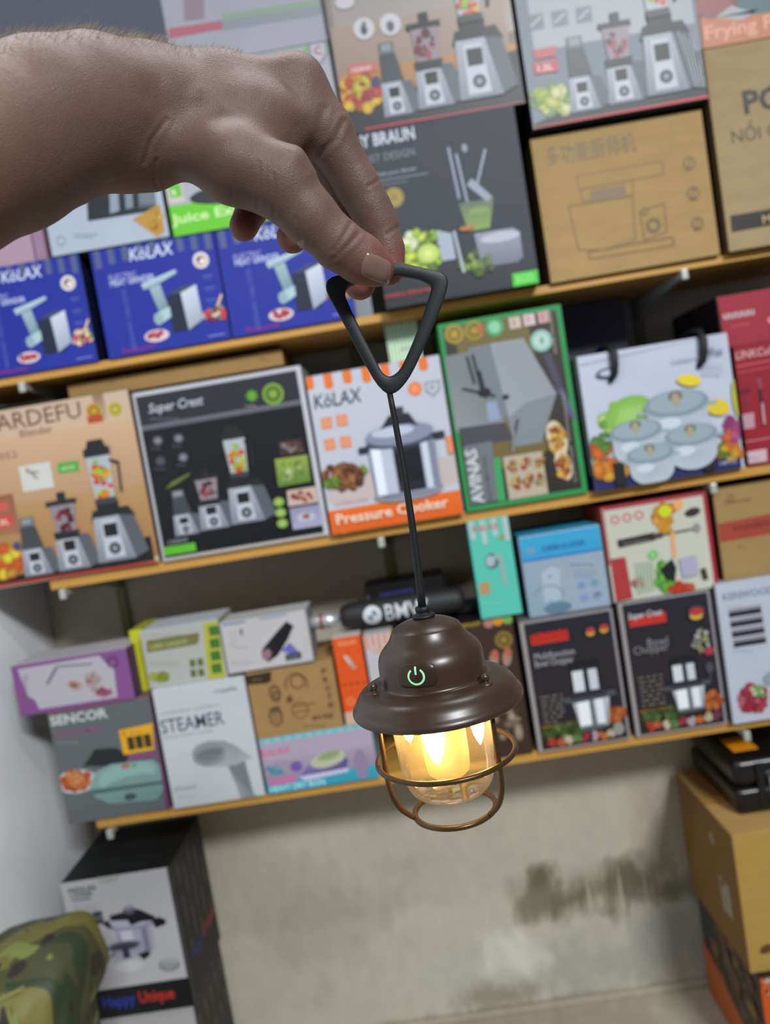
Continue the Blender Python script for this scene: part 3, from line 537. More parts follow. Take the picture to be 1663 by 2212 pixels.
d = b.side_canvas('left'); d.rect(0, 0, 100, 88, '#84898e', '#5a6c66'); d.food(60, 60, 25, 20, ['#5c7c6c', '#44706c', '#8c6c44'], 20, 8); d.rect(0, 88, 100, 100, '#232550'); b.finish()
for (x, y) in ((1322, 776), (1512, 735)):    # carry straps of the cookware box
    p0 = Vector(b.fuv(x-8, y+2)); m = (b.a+b.b)/2
    u = b.fuv(x, y)[0]-m
    pts = [(u-.012, -b.d/2-.003, b.h-.062), (u-.004, -b.d/2-.009, b.h-.05), (u, -b.d/2-.012, b.h-.03), (u+.002, -b.d/2-.011, b.h-.008), (u, -b.d/2-.002, b.h+.010), (u-.003, -b.d/2+.03, b.h+.013), (u-.006, -b.d/2+.06, b.h+.010), (u-.006, -b.d/2+.09, b.h+.005)]
    tube('carry_strap', pts, [.006, .008, .008, .008, .008, .008, .007, .006], M_black, b.root, 10)
for (x, y) in ((1340, 1045), (1530, 1008)):
    u, v = b.fuv(x, y); m = (b.a+b.b)/2; box_obj('strap_end', (u-m-.012, u-m+.012, -b.d/2-.006, -b.d/2-.0035, .004, .055), M_black, b.root, b=.001)
# red boxes
b = B('red2', 'hand_blender_box', 'lower red hand blender box at the right edge of the middle shelf', ((1586, 752), (1900, 695), (1938, 948), (1614, 1006)), Y=1.655, z0=S2, depth=.26, front='#901c28', side='#5c1720', flap=False)
c = b.c; c.text('LINKCoRe', 1590, 777, 16, '#d0a8b0', w=92, bold=.01, shear=.1); c.line(1590, 792, 1700, 772, 3, '#c05860'); c.line(1590, 806, 1700, 786, 3, '#b04450'); c.line(1637, 812, 1650, 920, 7, '#28202a'); c.line(1638, 815, 1643, 840, 9, '#8c4450'); c.line(1646, 870, 1651, 916, 4, '#c8a0a8'); c.poly([(1598, 896), (1628, 891), (1630, 924), (1602, 928)], '#b4909c'); c.ell(1608, 845, 14, 6, '#6c1c28'); c.line(1608, 850, 1612, 890, 6, '#7c2430'); c.poly([(1604, 978), (1655, 969), (1657, 996), (1607, 1003)], '#c8acb4'); c.small(1612, 990, 36, 1, '#7c6c74'); c.line(1607, 955, 1680, 943, 2, '#c88c90'); b.finish()
b = B('red1', 'hand_blender_box', 'upper red box with black side, stacked on the lower red one', ((1543, 646), (1850, 588), (1872, 692), (1564, 750)), Y=1.66, z0=BX['red2'].zt+.001, depth=.26, front='#9a2a38', side='#1c1418', flap=False)
c = b.c; c.text('uuuuu', 1562, 690, 15, '#b9a4a8', w=66, bold=.04); c.line(1580, 706, 1620, 699, 2, '#c8606c'); c.ell(1672, 690, 14, 8, '#d8909c'); c.poly([(1543, 646), (1549, 645), (1566, 748), (1560, 750)], '#241a1e'); b.finish()
b = B('dark1', 'appliance_box', 'dark blue-grey carton set back in shadow above the green-framed box', ((1205, 665), (1345, 640), (1358, 760), (1222, 785)), Y=1.865, depth=.08, z0=S2, front='#43434c', side='#2c2c33', flap=False).finish()
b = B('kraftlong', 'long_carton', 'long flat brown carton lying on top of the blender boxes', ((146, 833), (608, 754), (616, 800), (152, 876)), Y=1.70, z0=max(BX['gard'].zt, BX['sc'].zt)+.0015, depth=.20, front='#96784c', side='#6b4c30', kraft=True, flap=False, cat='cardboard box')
c = b.c; c.text('H', 563, 781, 10, '#6c5434'); c.small(570, 778, 20, 1, '#6c5434'); c.ring(240, 822, 5, 2, '#7c6440'); b.finish()
b = B('stripe', 'small_carton', 'small green and white striped carton on the pressure cooker box', ((828, 703), (898, 694), (914, 768), (843, 780)), Y=1.72, z0=BX['kol'].zt+.0015, depth=.12, front='#dde8df', side='#a8b8ac', flap=False)  # front colour lightened to stand in for its white glossy highlight
f = b.fr()
for k in range(9): f.rect(3+k*11, 0, 8+k*11, 100, '#84bc6c')
f.rect(0, 22, 100, 44, '#b8dcc4'); f.rect(40, 58, 70, 68, '#a8b8ac'); b.finish()
#@SHELF3
b = B('sen', 'sandwich_maker_box', 'grey and purple sandwich maker box at the left end of the lowest shelf', ((98, 1540), (326, 1502), (366, 1745), (152, 1778)), z0=S3, depth=.24, front='#5d6264', side='#2f2a30', top='#6c5c64')
c = b.c; c.line(100, 1541, 328, 1503, 4, '#a04a5c'); c.text('SENCOR', 110, 1568, 20, '#b9bfc0', w=130, bold=.03); c.text('Sandwich Maker', 118, 1592, 9, '#9c3c80', w=112, bold=.01); c.small(124, 1604, 66, 1, '#8b8f90')
c.poly([(180, 1655), (205, 1618), (250, 1615), (278, 1632), (270, 1655)], '#24282a'); c.ell(165, 1688, 48, 27, '#b9bcbc'); c.food(163, 1684, 34, 18, ['#c4542c', '#d06c38', '#a84424', '#d88c54'], 50, 9)
c.poly([(194, 1700), (206, 1668), (240, 1650), (330, 1640), (352, 1655), (358, 1700), (340, 1728), (240, 1736), (205, 1722)], '#7c9c98', '#6c8c88'); c.ell(275, 1676, 66, 28, '#86a8a2', rot=.12); c.ell(278, 1690, 58, 14, '#74928e', rot=.14); c.poly([(196, 1706), (358, 1684), (358, 1692), (200, 1716)], '#4c6462'); c.ell(282, 1720, 14, 8, '#3c4c4c'); c.rect(262, 1651, 282, 1657, '#a85c54'); c.rect(284, 1650, 296, 1655, '#4c8c5c')
c.poly([(257, 1577), (330, 1561), (334, 1618), (268, 1630)], '#d8a020'); 
for k in range(3): c.g(284+k*18, 1606-k*3).rect(-8, -16, 8, 14, '#3c3420')
c.text('3', 266, 1590, 11, '#c84c2c', bold=.03); c.small(280, 1582, 40, 1, '#a86c20'); c.poly([(276, 1634), (336, 1624), (337, 1632), (280, 1640)], '#8c3c80'); c.poly([(322, 1503), (328, 1502), (369, 1745), (361, 1746)], '#6c2c5c'); b.finish()
b = B('steam', 'steamer_box', 'white garment steamer box on the lowest shelf', ((328, 1492), (528, 1460), (572, 1717), (376, 1749)), Y=1.65, z0=S3, depth=.22, front='#bcc0c4', side='#7c7a80', top='#c8caca')
c = b.c; c.text('royalia', 464, 1498, 10, '#5c646c', w=50, bold=.01); c.text('HANDHELD GARMENT', 346, 1546, 7, '#8c9298', w=136); c.text('STEAMER', 350, 1585, 30, '#3f4e5c', w=142, bold=.006); c.text('TRAVEL STEAM CLEANER', 354, 1598, 7, '#8c9298', w=112)
c.poly([(490, 1650), (528, 1640), (548, 1715), (558, 1720), (520, 1725), (508, 1690)], '#777b82', '#9599a0'); c.poly([(414, 1628), (424, 1610), (450, 1600), (485, 1600), (510, 1612), (545, 1636), (510, 1652), (480, 1656), (440, 1656), (420, 1648)], '#8e9298', '#a4a8ae'); c.ell(452, 1630, 37, 25, '#85898f', rot=.1); c.ell(452, 1630, 30, 14, '#75797f', rot=.12)
for k in range(6): c.line(430+k*9, 1636-k*2, 434+k*9, 1624-k*2, 3, '#5c6066')
c.text('IPX4655', 378, 1710, 9, '#8c9298', w=48); c.small(382, 1720, 44, 1, '#a8acb0'); b.finish()
b = B('iron', 'iron_box', 'low teal and pink dry iron box on the lowest shelf left of the lantern', ((559, 1599), (800, 1561), (820, 1683), (579, 1722)), Y=1.65, z0=S3, depth=.26, front='#a99aae', side='#6c98a4', top='#9cb4bc')
f = b.fr(); f.rect(0, 0, 100, 8, '#8cb8c0')
for k in range(11): f.poly([(k*9.3, 0), (k*9.3+6, 0), (k*9.3+3, 9)], '#52b4c4')
f.rect(0, 76, 100, 100, '#3e9cb0', '#3494aa'); f.rect(0, 40, 100, 76, '#a496a8', '#8e8498'); c = b.c
c.text('KöLAX', 564, 1635, 15, '#d06484', w=66, bold=.01, shear=.1); c.text('HEAVY DRY IRON', 584, 1712, 13, '#a9e0ec', w=124, bold=.02)
c.poly([(650, 1672), (664, 1655), (690, 1640), (740, 1630), (752, 1640), (748, 1664), (700, 1678), (660, 1682)], '#7668a0', '#5c5488'); c.ell(708, 1640, 40, 17, '#b4b89c', rot=.15); c.ell(710, 1632, 26, 9, '#8c9c6c', rot=.15); c.poly([(646, 1678), (752, 1658), (752, 1666), (660, 1686)], '#c4c0dc'); c.ell(640, 1655, 14, 12, '#6c58a0'); c.food(590, 1664, 18, 8, ['#4c98b4', '#5ca8c0'], 12, 6); c.ell(780, 1650, 14, 34, '#8c7c9c'); c.poly([(580, 1683), (640, 1673), (642, 1688), (582, 1698)], '#b8709c'); c.small(590, 1645, 40, 2, '#9c8cb4'); b.finish()
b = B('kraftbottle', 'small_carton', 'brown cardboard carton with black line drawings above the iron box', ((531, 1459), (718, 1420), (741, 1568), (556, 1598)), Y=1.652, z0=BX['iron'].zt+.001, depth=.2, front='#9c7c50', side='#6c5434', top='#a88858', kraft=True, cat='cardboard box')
c = b.c; c.poly([(531, 1460), (586, 1450), (586, 1470), (578, 1476), (534, 1480)], '#33291c'); c.small(546, 1468, 30, 1, '#8c7048'); K = '#5c4630'
c.ell(594, 1498, 13, 20, K); c.ell(594, 1498, 9, 15, '#8c6c44'); c.ring(597, 1502, 7, 4, K); c.ell(596, 1548, 16, 22, K); c.ell(596, 1550, 12, 17, '#8c6c44'); c.poly([(582, 1530), (600, 1524), (608, 1534), (590, 1540)], K); c.ring(640, 1478, 24, 3, K, -30, 200); c.ring(642, 1472, 15, 3, K)
c.poly([(617, 1510), (626, 1500), (634, 1512), (624, 1520)], K); c.line(632, 1526, 682, 1518, 2, K); c.line(630, 1540, 668, 1534, 2, K); c.ring(648, 1534, 18, 2, K)
for k in range(5): c.text('PROTEIN'[k], 695+k*4, 1456+k*22-k*4, 11, '#4c3a26', bold=.02, w=12)
c.text('BPA FREE', 676, 1556, 9, '#4c3a26', w=46, bold=.02); c.small(656, 1568, 62, 1, '#5c4630', 2); b.finish()
b = B('orange', 'slim_box', 'slim orange box with a white top standing left of the lantern', ((722, 1380), (783, 1369), (803, 1560), (743, 1572)), Y=1.65, z0=BX['iron'].zt+.001, depth=.07, front='#d8531c', side='#b8441a', top='#c8c4bc')
c = b.c; c.text('KOLAX', 732, 1396, 9, '#e89c70', w=40, bold=.03); c.line(748, 1418, 766, 1444, 9, '#a8988c'); c.line(744, 1416, 756, 1434, 5, '#c8c0b4')
for k in range(4): c.line(740+k*14, 1480-k*2, 748+k*14, 1479-k*2, 5, '#94381c'); c.line(746+k*12, 1496-k*2, 750+k*12, 1495-k*2, 4, '#a8401c')
c.ring(757, 1515, 7, 3, '#e88a58'); c.poly([(743, 1540), (801, 1530), (804, 1558), (747, 1570)], '#c8a894'); b.finish()
b = B('wstripe', 'slim_box', 'white box with orange drip stripes half hidden by the lantern hood', ((788, 1374), (850, 1362), (872, 1548), (810, 1560)), Y=1.652, z0=BX['iron'].zt+.001, depth=.1, front='#b9b6bc', side='#908c90', top='#b8b4b4')
f = b.fr()
for k in range(5): f.rect(6+k*21, 0, 15+k*21, 16-(k % 2)*4, '#dd8650'); f.ell(10.5+k*21, 16-(k % 2)*4, 4.5, 4.5, '#dd8650')
b.c.text('KöLAX', 808, 1412, 14, '#d8946c', w=44, bold=.01); b.finish()
b = B('brown', 'appliance_box', 'dark brown printed box standing behind the lantern hood', ((878, 1368), (1104, 1330), (1152, 1620), (912, 1658)), Y=1.655, z0=S3, u0=None, depth=.24, front='#3a2a22', side='#1d1714', top='#241c1a')
c = b.c; c.text('GERMANY', 988, 1358, 11, '#a89c30', w=52, bold=.02, shear=.1); c.ell(1055, 1346, 11, 11, '#a8746c'); c.ell(1075, 1341, 11, 11, '#c88a2c'); c.ell(1096, 1336, 12, 12, '#7ca04c'); seal(c, 1088, 1382, 19, '#8c7434', '#4c3c20'); c.poly([(968, 1325), (1000, 1320), (992, 1344), (972, 1348)], '#94302c')
for x, y in ((1067, 1425), (1095, 1420)): c.ell(x, y, 10, 20, '#9c7c6c', rot=-.2); c.ell(x+2, y-12, 8, 10, '#b06048')
for k in range(3): c.ell(1120-k*14, 1580-k*30, 10, 22, '#a89c8c', c2='#6c5c4c')
c.food(1090, 1540, 30, 50, ['#7c6c5c', '#54402c', '#94846c'], 30, 10); b.finish()
def chopper(key, label, quad, t, red2, px, py, w, h, y1):
    b = B(key, 'chopper_box', label, quad, z0=S3, depth=.24, front='#24222a', side='#6c6468', top='#7c7878', Y=1.65)
    f = b.fr(); f.rect(0, 0, 100, 1.8, '#8f8b90'); f.rect(0, 98.4, 100, 100, '#948c8c'); f.rect(0, 0, 4.5, 100, '#9a9494'); f.rect(97, 0, 100, 100, '#8f8a90'); f.rect(4.5, 78, 97, 98, '#34281f', '#261c18'); f.rect(4.5, 1.8, 97, 60, '#26242c', '#2a262a')
    c = b.c; f.rect(10, 11, 50, 18.5, '#c03028')
    f.rect(8, 80.5, 96, 82.5, '#7c5c24'); f.food(30, 86, 22, 5, ['#4a5c30', '#5c7438', '#384a28'], 40, 4); f.food(86, 80, 10, 5, ['#c06c38', '#a84c2c'], 20, 5)
    for k in range(9): f.food(16+k*9, 93, 3, 2.6, [('#b83c34', '#c8643c', '#d8c4a8', '#5c8c4c', '#a83448', '#c0a8b8', '#d06c34', '#c8bca0', '#7c3c54')[k]], 7, 3.4)
    p_chopper(c.g(px, py), w, h); return b, c, f
b, c, f = chopper('chA', 'black chopper box with white border, left of the matching pair', ((1123, 1349), (1322, 1309), (1361, 1592), (1161, 1622)), '', 1, 1282, 1572, 108, 154, 0)
c.text('LEBOSCH', 1152, 1383, 14, '#c83428', w=74, bold=.03); c.text('Multifunction', 1154, 1425, 14, '#a8a4ac', w=88, bold=.005); c.text('Bowl Chopper', 1156, 1441, 14, '#a8a4ac', w=84, bold=.005)
for x, y in ((1274, 1362), (1303, 1355)): c.ell(x, y, 13, 13, '#322c34'); c.ell(x, y+4, 9, 7, '#c8a43c'); c.ell(x, y-1, 9, 6, '#b83c38')
f.small(10, 58, 24, 7, '#6c625c', 2.2, 3.2); f.ell(88, 90, 6, 7, '#8c8c84'); b.finish()
b, c, f = chopper('chB', 'black chopper box with wine glass picture, right of the matching pair', ((1335, 1305), (1530, 1272), (1573, 1563), (1373, 1593)), '', 1, 1490, 1534, 94, 122, 0)
c.text('Super Crest', 1356, 1338, 13, '#c0bcc4', w=74, bold=.02, shear=.2); c.text('Bowl', 1398, 1396, 17, '#8c8890', w=44); c.text('Chopper', 1368, 1414, 17, '#8c8890', w=76)
c.ell(1502, 1322, 19, 20, '#38303a'); c.ell(1502, 1328, 14, 10, '#c8a43c'); c.ell(1502, 1320, 15, 9, '#b03838'); c.food(1511, 1382, 18, 24, ['#8c8c7c', '#a8a050', '#b4b8bc'], 24, 6); c.ell(1530, 1405, 12, 8, '#a83848'); f.small(10, 56, 26, 7, '#6c625c', 2.2, 3.4); c.ell(1530, 1440, 8, 12, '#4c4c58'); c.line(1530, 1452, 1532, 1470, 2, '#5c5c68'); b.finish()
b = B('ken', 'mincer_box', 'white box with dark label bars at the right end of the lowest shelf', ((1543, 1264), (1800, 1222), (1838, 1520), (1584, 1563)), Y=1.64, z0=S3, depth=.26, front='#b4b9c6', side='#74767e', top='#b0b0ae')
c = b.c; c.text('KENWOOD', 1562, 1298, 15, '#6c7898', w=110, bold=.015); c.small(1566, 1310, 56, 1, '#9aa0b0')
for k in range(4):
    c.g(1573+k*3.4, 1321+k*21.5).poly([(0, 0), (70, -1), (70, 14), (0, 14)], '#26262c'); c.g(1573+k*3.4, 1317+k*21.5).poly([(0, 0), (70, 0), (70, 7), (0, 7)], '#8c8c94')
c.small(1582, 1406, 50, 1, '#8c92a4'); c.food(1624, 1512, 30, 28, ['#b03c50', '#a02c40', '#c86c7c', '#8c2c3c'], 60, 10); c.food(1636, 1492, 16, 12, ['#5c9c44', '#74b05c', '#d8d4c0'], 16, 7); c.ell(1668, 1465, 20, 16, '#8c98a4'); c.line(1680, 1380, 1690, 1560, 18, '#9098a4'); b.finish()
# upper row
b = B('purple', 'hardware_box', 'low purple and white tap box on top of the sandwich maker box', ((16, 1442), (272, 1398), (290, 1500), (48, 1537)), Y=1.65, z0=BX['sen'].zt+.001, depth=.12, front='#7c4c84', side='#54305c', top='#b4b0b8')
c = b.c; c.poly([(38, 1446), (214, 1416), (228, 1432), (245, 1440), (254, 1506), (85, 1532), (76, 1512), (60, 1504)], '#aaa6ae'); c.line(102, 1478, 122, 1442, 7, '#6c7078'); c.line(120, 1440, 200, 1434, 6, '#7c8088'); c.ell(162, 1480, 17, 11, '#a88c80', rot=-.4); c.ell(160, 1480, 10, 6, '#7c5c50', rot=-.4); c.food(200, 1470, 14, 22, ['#b49c98', '#c8b0ac', '#a07c7c'], 20, 6); c.food(225, 1495, 16, 8, ['#a04868', '#b05c7c'], 14, 6)
c.ring(243, 1430, 11, 3, '#4c2c54'); c.small(50, 1460, 12, 6, '#6c5c70', 2, 8); b.finish()
b = B('yellow', 'hardware_box', 'plain yellow carton standing between purple and striped boxes', ((277, 1364), (308, 1358), (330, 1488), (303, 1495)), Y=1.70, z0=BX['sen'].zt+.001, depth=.12, front='#b9bc24', side='#8c8c1c', top='#a4a828').finish()
b = B('led', 'lamp_box', 'pale box with yellow-green end stripes on the steamer box', ((303, 1362), (478, 1338), (487, 1472), (322, 1490)), Y=1.66, z0=max(BX['steam'].zt, BX['sen'].zt)+.001, depth=.13, front='#a6a8a4', side='#9c9c90', top='#b4bcc4')
c = b.c; c.poly([(438, 1345), (480, 1340), (488, 1468), (450, 1472)], '#a8a83c'); 
for k in range(4): c.g(462+k*2, 1362+k*27).rect(-11, -10, 11, 11, '#3f6c2c')
c.poly([(316, 1384), (430, 1366), (430, 1384), (424, 1392), (318, 1410)], '#6c6c3c'); c.text('LED LIGHT', 326, 1402, 9, '#b4b478', w=84, bold=.01); c.small(314, 1372, 110, 1, '#8c8c88'); c.food(344, 1462, 18, 8, ['#8c9434', '#a8ac3c'], 14, 8)
for i in range(2):
    for j in range(2): c.g(416+i*17+j*2, 1432+j*22-i*2).rect(-6, -8, 6, 8, '#5c6424')
c.small(322, 1430, 66, 2, '#a4a49c'); b.finish()
b = B('torch', 'torch_box', 'white box printed with a black torch above the brown carton', ((478, 1345), (662, 1318), (675, 1425), (490, 1460)), Y=1.645, z0=None, depth=.10, front='#b6b3b4', side='#8c8a8c', top='#b9b9ba')
c = b.c; c.poly([(600, 1362), (618, 1342), (634, 1352), (622, 1380), (600, 1416), (580, 1430), (566, 1420), (568, 1400)], '#17161a'); c.ell(580, 1410, 15, 18, '#241820', rot=-.5); c.ell(576, 1414, 10, 13, '#8c6c74', rot=-.5); c.poly([(606, 1405), (626, 1388), (648, 1410), (640, 1418)], '#6464b0'); c.poly([(616, 1414), (650, 1408), (651, 1422), (618, 1428)], '#24242c'); c.text('ZOOM', 622, 1424, 7, '#9c9ca4', w=24)
c.line(520, 1358, 522, 1372, 6, '#6c7078'); c.small(496, 1366, 16, 4, '#a09ea0', 2, 9); c.small(504, 1398, 36, 1, '#9a989a'); c.small(500, 1428, 50, 2, '#aaa8aa'); f = b.fr(); f.rect(3, 2, 30, 5, '#5c78a4'); f.rect(46, 1, 78, 4, '#7c94b4'); b.finish()
b = B('teal', 'shower_box', 'turquoise shower head box standing on the dark brown box', ((1006, 1127), (1099, 1113), (1123, 1302), (1037, 1313)), Y=1.66, z0=BX['brown'].zt+.0015, depth=.06, front='#56bba8', side='#2c6c60', top='#7ca49c')
f = b.fr()
for k in range(4): f.rect(4+k*27, 0, 17+k*27, 17+(k % 2)*6, '#a9bcbc'); f.ell(10.5+k*27, 17+(k % 2)*6, 6.5, 5, '#a9bcbc')
c = b.c; c.text('KöLAX', 1022, 1150, 13, '#c06064', w=58, bold=.02); c.ell(1062, 1212, 15, 17, '#4c6c70'); c.ell(1059, 1212, 10, 12, '#a4b4bc'); c.line(1080, 1206, 1092, 1262, 10, '#8fa8a4'); c.line(1066, 1204, 1084, 1200, 10, '#8fa8a4'); c.poly([(1034, 1260), (1056, 1256), (1060, 1282), (1037, 1286)], '#b08c64'); c.ell(1084, 1160, 6, 6, '#8c9454'); c.small(1042, 1302, 50, 1, '#8ccfc0'); b.finish()
b = B('bluebox', 'inhaler_box', 'sky blue and grey box standing on the left chopper box', ((1114, 1163), (1291, 1130), (1325, 1298), (1146, 1331)), Y=1.66, z0=BX['chA'].zt+.0015, depth=.16, front='#92a3b4', side='#3c5c74', top='#2c94bc', bev=.006)
f = b.fr(); f.rect(2, 2, 98, 30, '#3a9fcc', '#3597c8'); f.rect(2, 29, 98, 31.5, '#2c74b4'); c = b.c; c.text('NEBULIZER', 1172, 1191, 10, '#2c5c94', w=94, bold=.03); c.ell(1146, 1190, 10, 6, '#7c94a8'); f.rect(4, 34, 44, 94, '#8fa2b0', '#84a0b0')
c.poly([(1168, 1238), (1192, 1222), (1210, 1230), (1212, 1296), (1176, 1302)], '#a5b4c2'); c.ring(1188, 1300, 36, 3, '#748a9c', 20, 150); c.ring(1200, 1290, 14, 3, '#7c90a0', 190, 330); c.ell(1188, 1245, 3, 3, '#6c8090'); c.small(1232, 1220, 58, 1, '#6c6c94', 3); c.small(1240, 1232, 50, 3, '#8494a8', 2, 7)
for (x, y, k) in ((1256, 1264, '#5c7cb8'), (1284, 1258, '#4c8c8c'), (1262, 1290, '#6c84b8'), (1290, 1284, '#44648c')): c.ell(x, y, 11, 9, k, c2='#8ca0bc')
c.ell(1205, 1312, 30, 12, '#5c7c90'); b.finish()
b = B('redwhite', 'hand_blender_box', 'white hand blender box with red edges and vegetables on it', ((1293, 1103), (1523, 1059), (1553, 1257), (1331, 1300)), Y=1.655, rot=-1.0, z0=BX['chB'].zt+.0015, depth=.2, front='#bfc0b2', side='#b0422c', top='#94323c')
f = b.fr(); f.rect(0, 0, 100, 3, '#a83040'); f.rect(96, 0, 100, 100, '#a4323c'); f.rect(0, 0, 2.5, 60, '#b46c6c'); c = b.c
for k in range(3): c.ring(1328+k*26, 1123-k*5, 8, 4, '#c46c6c')
c.food(1432, 1112, 22, 24, ['#dc9438', '#e0a848', '#d87c34'], 30, 9); c.ell(1436, 1104, 14, 13, '#c4d028'); c.food(1436, 1138, 12, 10, ['#e0a030'], 10, 8); c.ell(1495, 1106, 17, 9, '#3a2c30', rot=.15); c.ell(1464, 1090, 10, 12, '#e0a468'); c.line(1334, 1175, 1414, 1158, 17, '#2c2728'); c.line(1410, 1159, 1430, 1155, 12, '#4c3c3c'); c.line(1426, 1156, 1500, 1142, 4, '#4c4848'); c.ell(1504, 1140, 8, 10, '#8c8c88'); c.text('hand blender', 1346, 1178, 8, '#8c8480', w=58)
c.poly([(1318, 1208), (1350, 1203), (1366, 1292), (1331, 1300)], '#a63838'); c.ell(1410, 1198, 11, 10, '#74bc64'); c.text('3', 1407, 1203, 9, '#d0e4c4'); c.line(1452, 1150, 1456, 1204, 9, '#dca470'); c.food(1436, 1246, 18, 32, ['#5cb43c', '#7cc850', '#4c9c34'], 40, 8); c.poly([(1424, 1230), (1450, 1206), (1460, 1226), (1456, 1256), (1436, 1252)], '#20221f'); c.food(1470, 1270, 24, 10, ['#d05434', '#c8442c'], 20, 8); c.food(1380, 1258, 14, 10, ['#c87c7c', '#b8645c'], 8, 5)
for k in range(6): c.line(1372+k*7, 1214-k, 1378+k*7, 1284-k*2, 2, '#a4c09c')
c.poly([(1465, 1206), (1500, 1198), (1508, 1240), (1474, 1248)], '#a8a4bc'); c.poly([(1512, 1228), (1522, 1226), (1528, 1250), (1518, 1252)], '#3c2c28'); b.finish()
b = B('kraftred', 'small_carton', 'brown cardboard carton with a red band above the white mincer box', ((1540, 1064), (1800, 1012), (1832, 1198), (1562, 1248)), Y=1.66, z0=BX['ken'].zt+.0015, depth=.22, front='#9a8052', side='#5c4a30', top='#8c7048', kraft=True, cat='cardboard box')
c = b.c; c.poly([(1550, 1132), (1820, 1080), (1828, 1124), (1556, 1172)], '#9e4334'); c.text('RAINBERG', 1584, 1148, 12, '#6c3028', w=92, bold=.02); c.ring(1578, 1075, 6, 2, '#5c4a34'); c.text('Electronic', 1566, 1090, 8, '#5c4a34', w=56); c.small(1592, 1182, 18, 1, '#6c5a3c'); b.finish()
#@FLOORBOXES
b = B('happy2', 'cooker_box', 'lower dark cooker box on the floor under the matching one', ((183, 2212), (430, 2190), (470, 2500), (250, 2540)), Y=1.665, u0=None, z0=FLOORZ+.001, z1=-1.156, depth=.25, front='#b0aeb0', side='#2c2a2a', top='#8c8884')
d = b.side_canvas('right')
for k in range(14): d.poly([(6+(k % 5)*20, 12+(k//5)*22), (13+(k % 5)*20, 12+(k//5)*22), (10+(k % 5)*20, 30+(k//5)*22)], '#4a4644')
b.finish()
b = B('happy1', 'cooker_box', 'black cooker box with white front panel standing at lower left', ((135, 1906), (370, 1874), (421, 2186), (186, 2218)), Y=1.655, z0=BX['happy2'].zt+.0015, depth=.25, front='#b6b5b9', side='#242224', top='#1d1f20', bev=.002)
c = b.c; f = b.fr(); f.rect(0, 79, 100, 100, '#1e1d1f'); f.rect(97.5, 0, 100, 79, '#302e32')
c.text('Happy', 224, 2177, 25, '#2c3c94', w=76, bold=.03); c.text('Unique', 302, 2166, 25, '#b8352c', w=82, bold=.03)
c.text('PRESSURE', 148, 1930, 10, '#4c4c54', w=64, bold=.02); c.text('COOKER', 152, 1941, 10, '#4c4c54', w=52, bold=.02); c.line(156, 1946, 196, 1940, 3, '#3c3c6c'); c.small(160, 1956, 52, 3, '#8c8a94', 2, 7)
c.rect(168, 1975, 192, 2000, '#44464c'); c.rect(200, 1970, 225, 1994, '#34383c'); c.food(212, 1982, 8, 8, ['#6c7478', '#8c8c84'], 8, 4)
g = c.g(296, 2062)
g.poly([(-40, -72), (44, -74), (44, -12), (30, 2), (-20, 2), (-34, -8)], '#a3a1b4', '#8f8da0'); g.rect(-26, -70, 0, -4, '#c4c2d0'); g.rect(20, -70, 34, -4, '#7c7a90'); g.ell(2, -76, 58, 16, '#8c8a9c'); g.ell(2, -80, 54, 13, '#b0aebe')
g.poly([(-44, -100), (-10, -104), (4, -112), (26, -104), (56, -84), (58, -74), (24, -76), (0, -70), (-6, -84), (-44, -88)], '#1c1c24'); g.ell(2, -106, 14, 9, '#5c5a6c'); g.ell(2, -112, 12, 5, '#8c8a98'); g.poly([(-64, -84), (-50, -92), (-42, -70), (-54, -74)], '#24242c'); g.poly([(48, -76), (66, -80), (80, -72), (78, -62), (54, -56)], '#17181c')
g = c.g(280, 2092); g.ell(0, -6, 34, 14, '#c2c4c8'); g.poly([(-36, -56), (34, -56), (28, -24), (-28, -24)], '#8c8b9c', '#a5a4b4'); g.ell(0, -56, 38, 11, '#6c6c7c'); g.ell(0, -54, 30, 8, '#3c3c48'); g.rect(-8, -52, 8, -26, '#34343e'); g.poly([(26, -32), (50, -36), (54, -26), (36, -16)], '#1c1e20'); g.ring(-36, -44, 9, 3, '#34383c')
c.ell(366, 2083, 24, 16, '#8c8c90'); c.ell(366, 2080, 20, 12, '#a8a8aa')
for k in range(5): c.line(348+k*9, 2078, 348+k*9, 2090, 3, '#6c6c70')
c.poly([(206, 2062), (236, 2056), (237, 2074), (224, 2088), (209, 2076)], '#8c4440'); c.poly([(210, 2070), (235, 2066), (224, 2086)], '#6c6468'); c.text('GOST', 218, 2100, 5, '#4c5c7c', w=18); c.g(190, 2112).rect(0, -4, 20, 12, '#54565c'); c.small(186, 2074, 14, 4, '#7c7a80', 2, 8)
d = b.side_canvas('right')
for k in range(20): d.poly([(14+(k % 5)*17, 6+(k//5)*16+(k % 2)*6), (22+(k % 5)*17, 6+(k//5)*16+(k % 2)*6), (20+(k % 5)*17, 18+(k//5)*16+(k % 2)*6), (16+(k % 5)*17, 21+(k//5)*16+(k % 2)*6)], '#3c3939')
d.text('Happy', 18, 76, 12, '#2c3474', w=32, bold=.03); d.text('Unique', 52, 76, 12, '#8c2c2c', w=40, bold=.03); b.finish()
box_obj('tuck_tab', (-.035, .005, -b.d/2-.004, -b.d/2-.0028, b.h-.008, b.h+.002), M_steel, b.root, b=.0003)
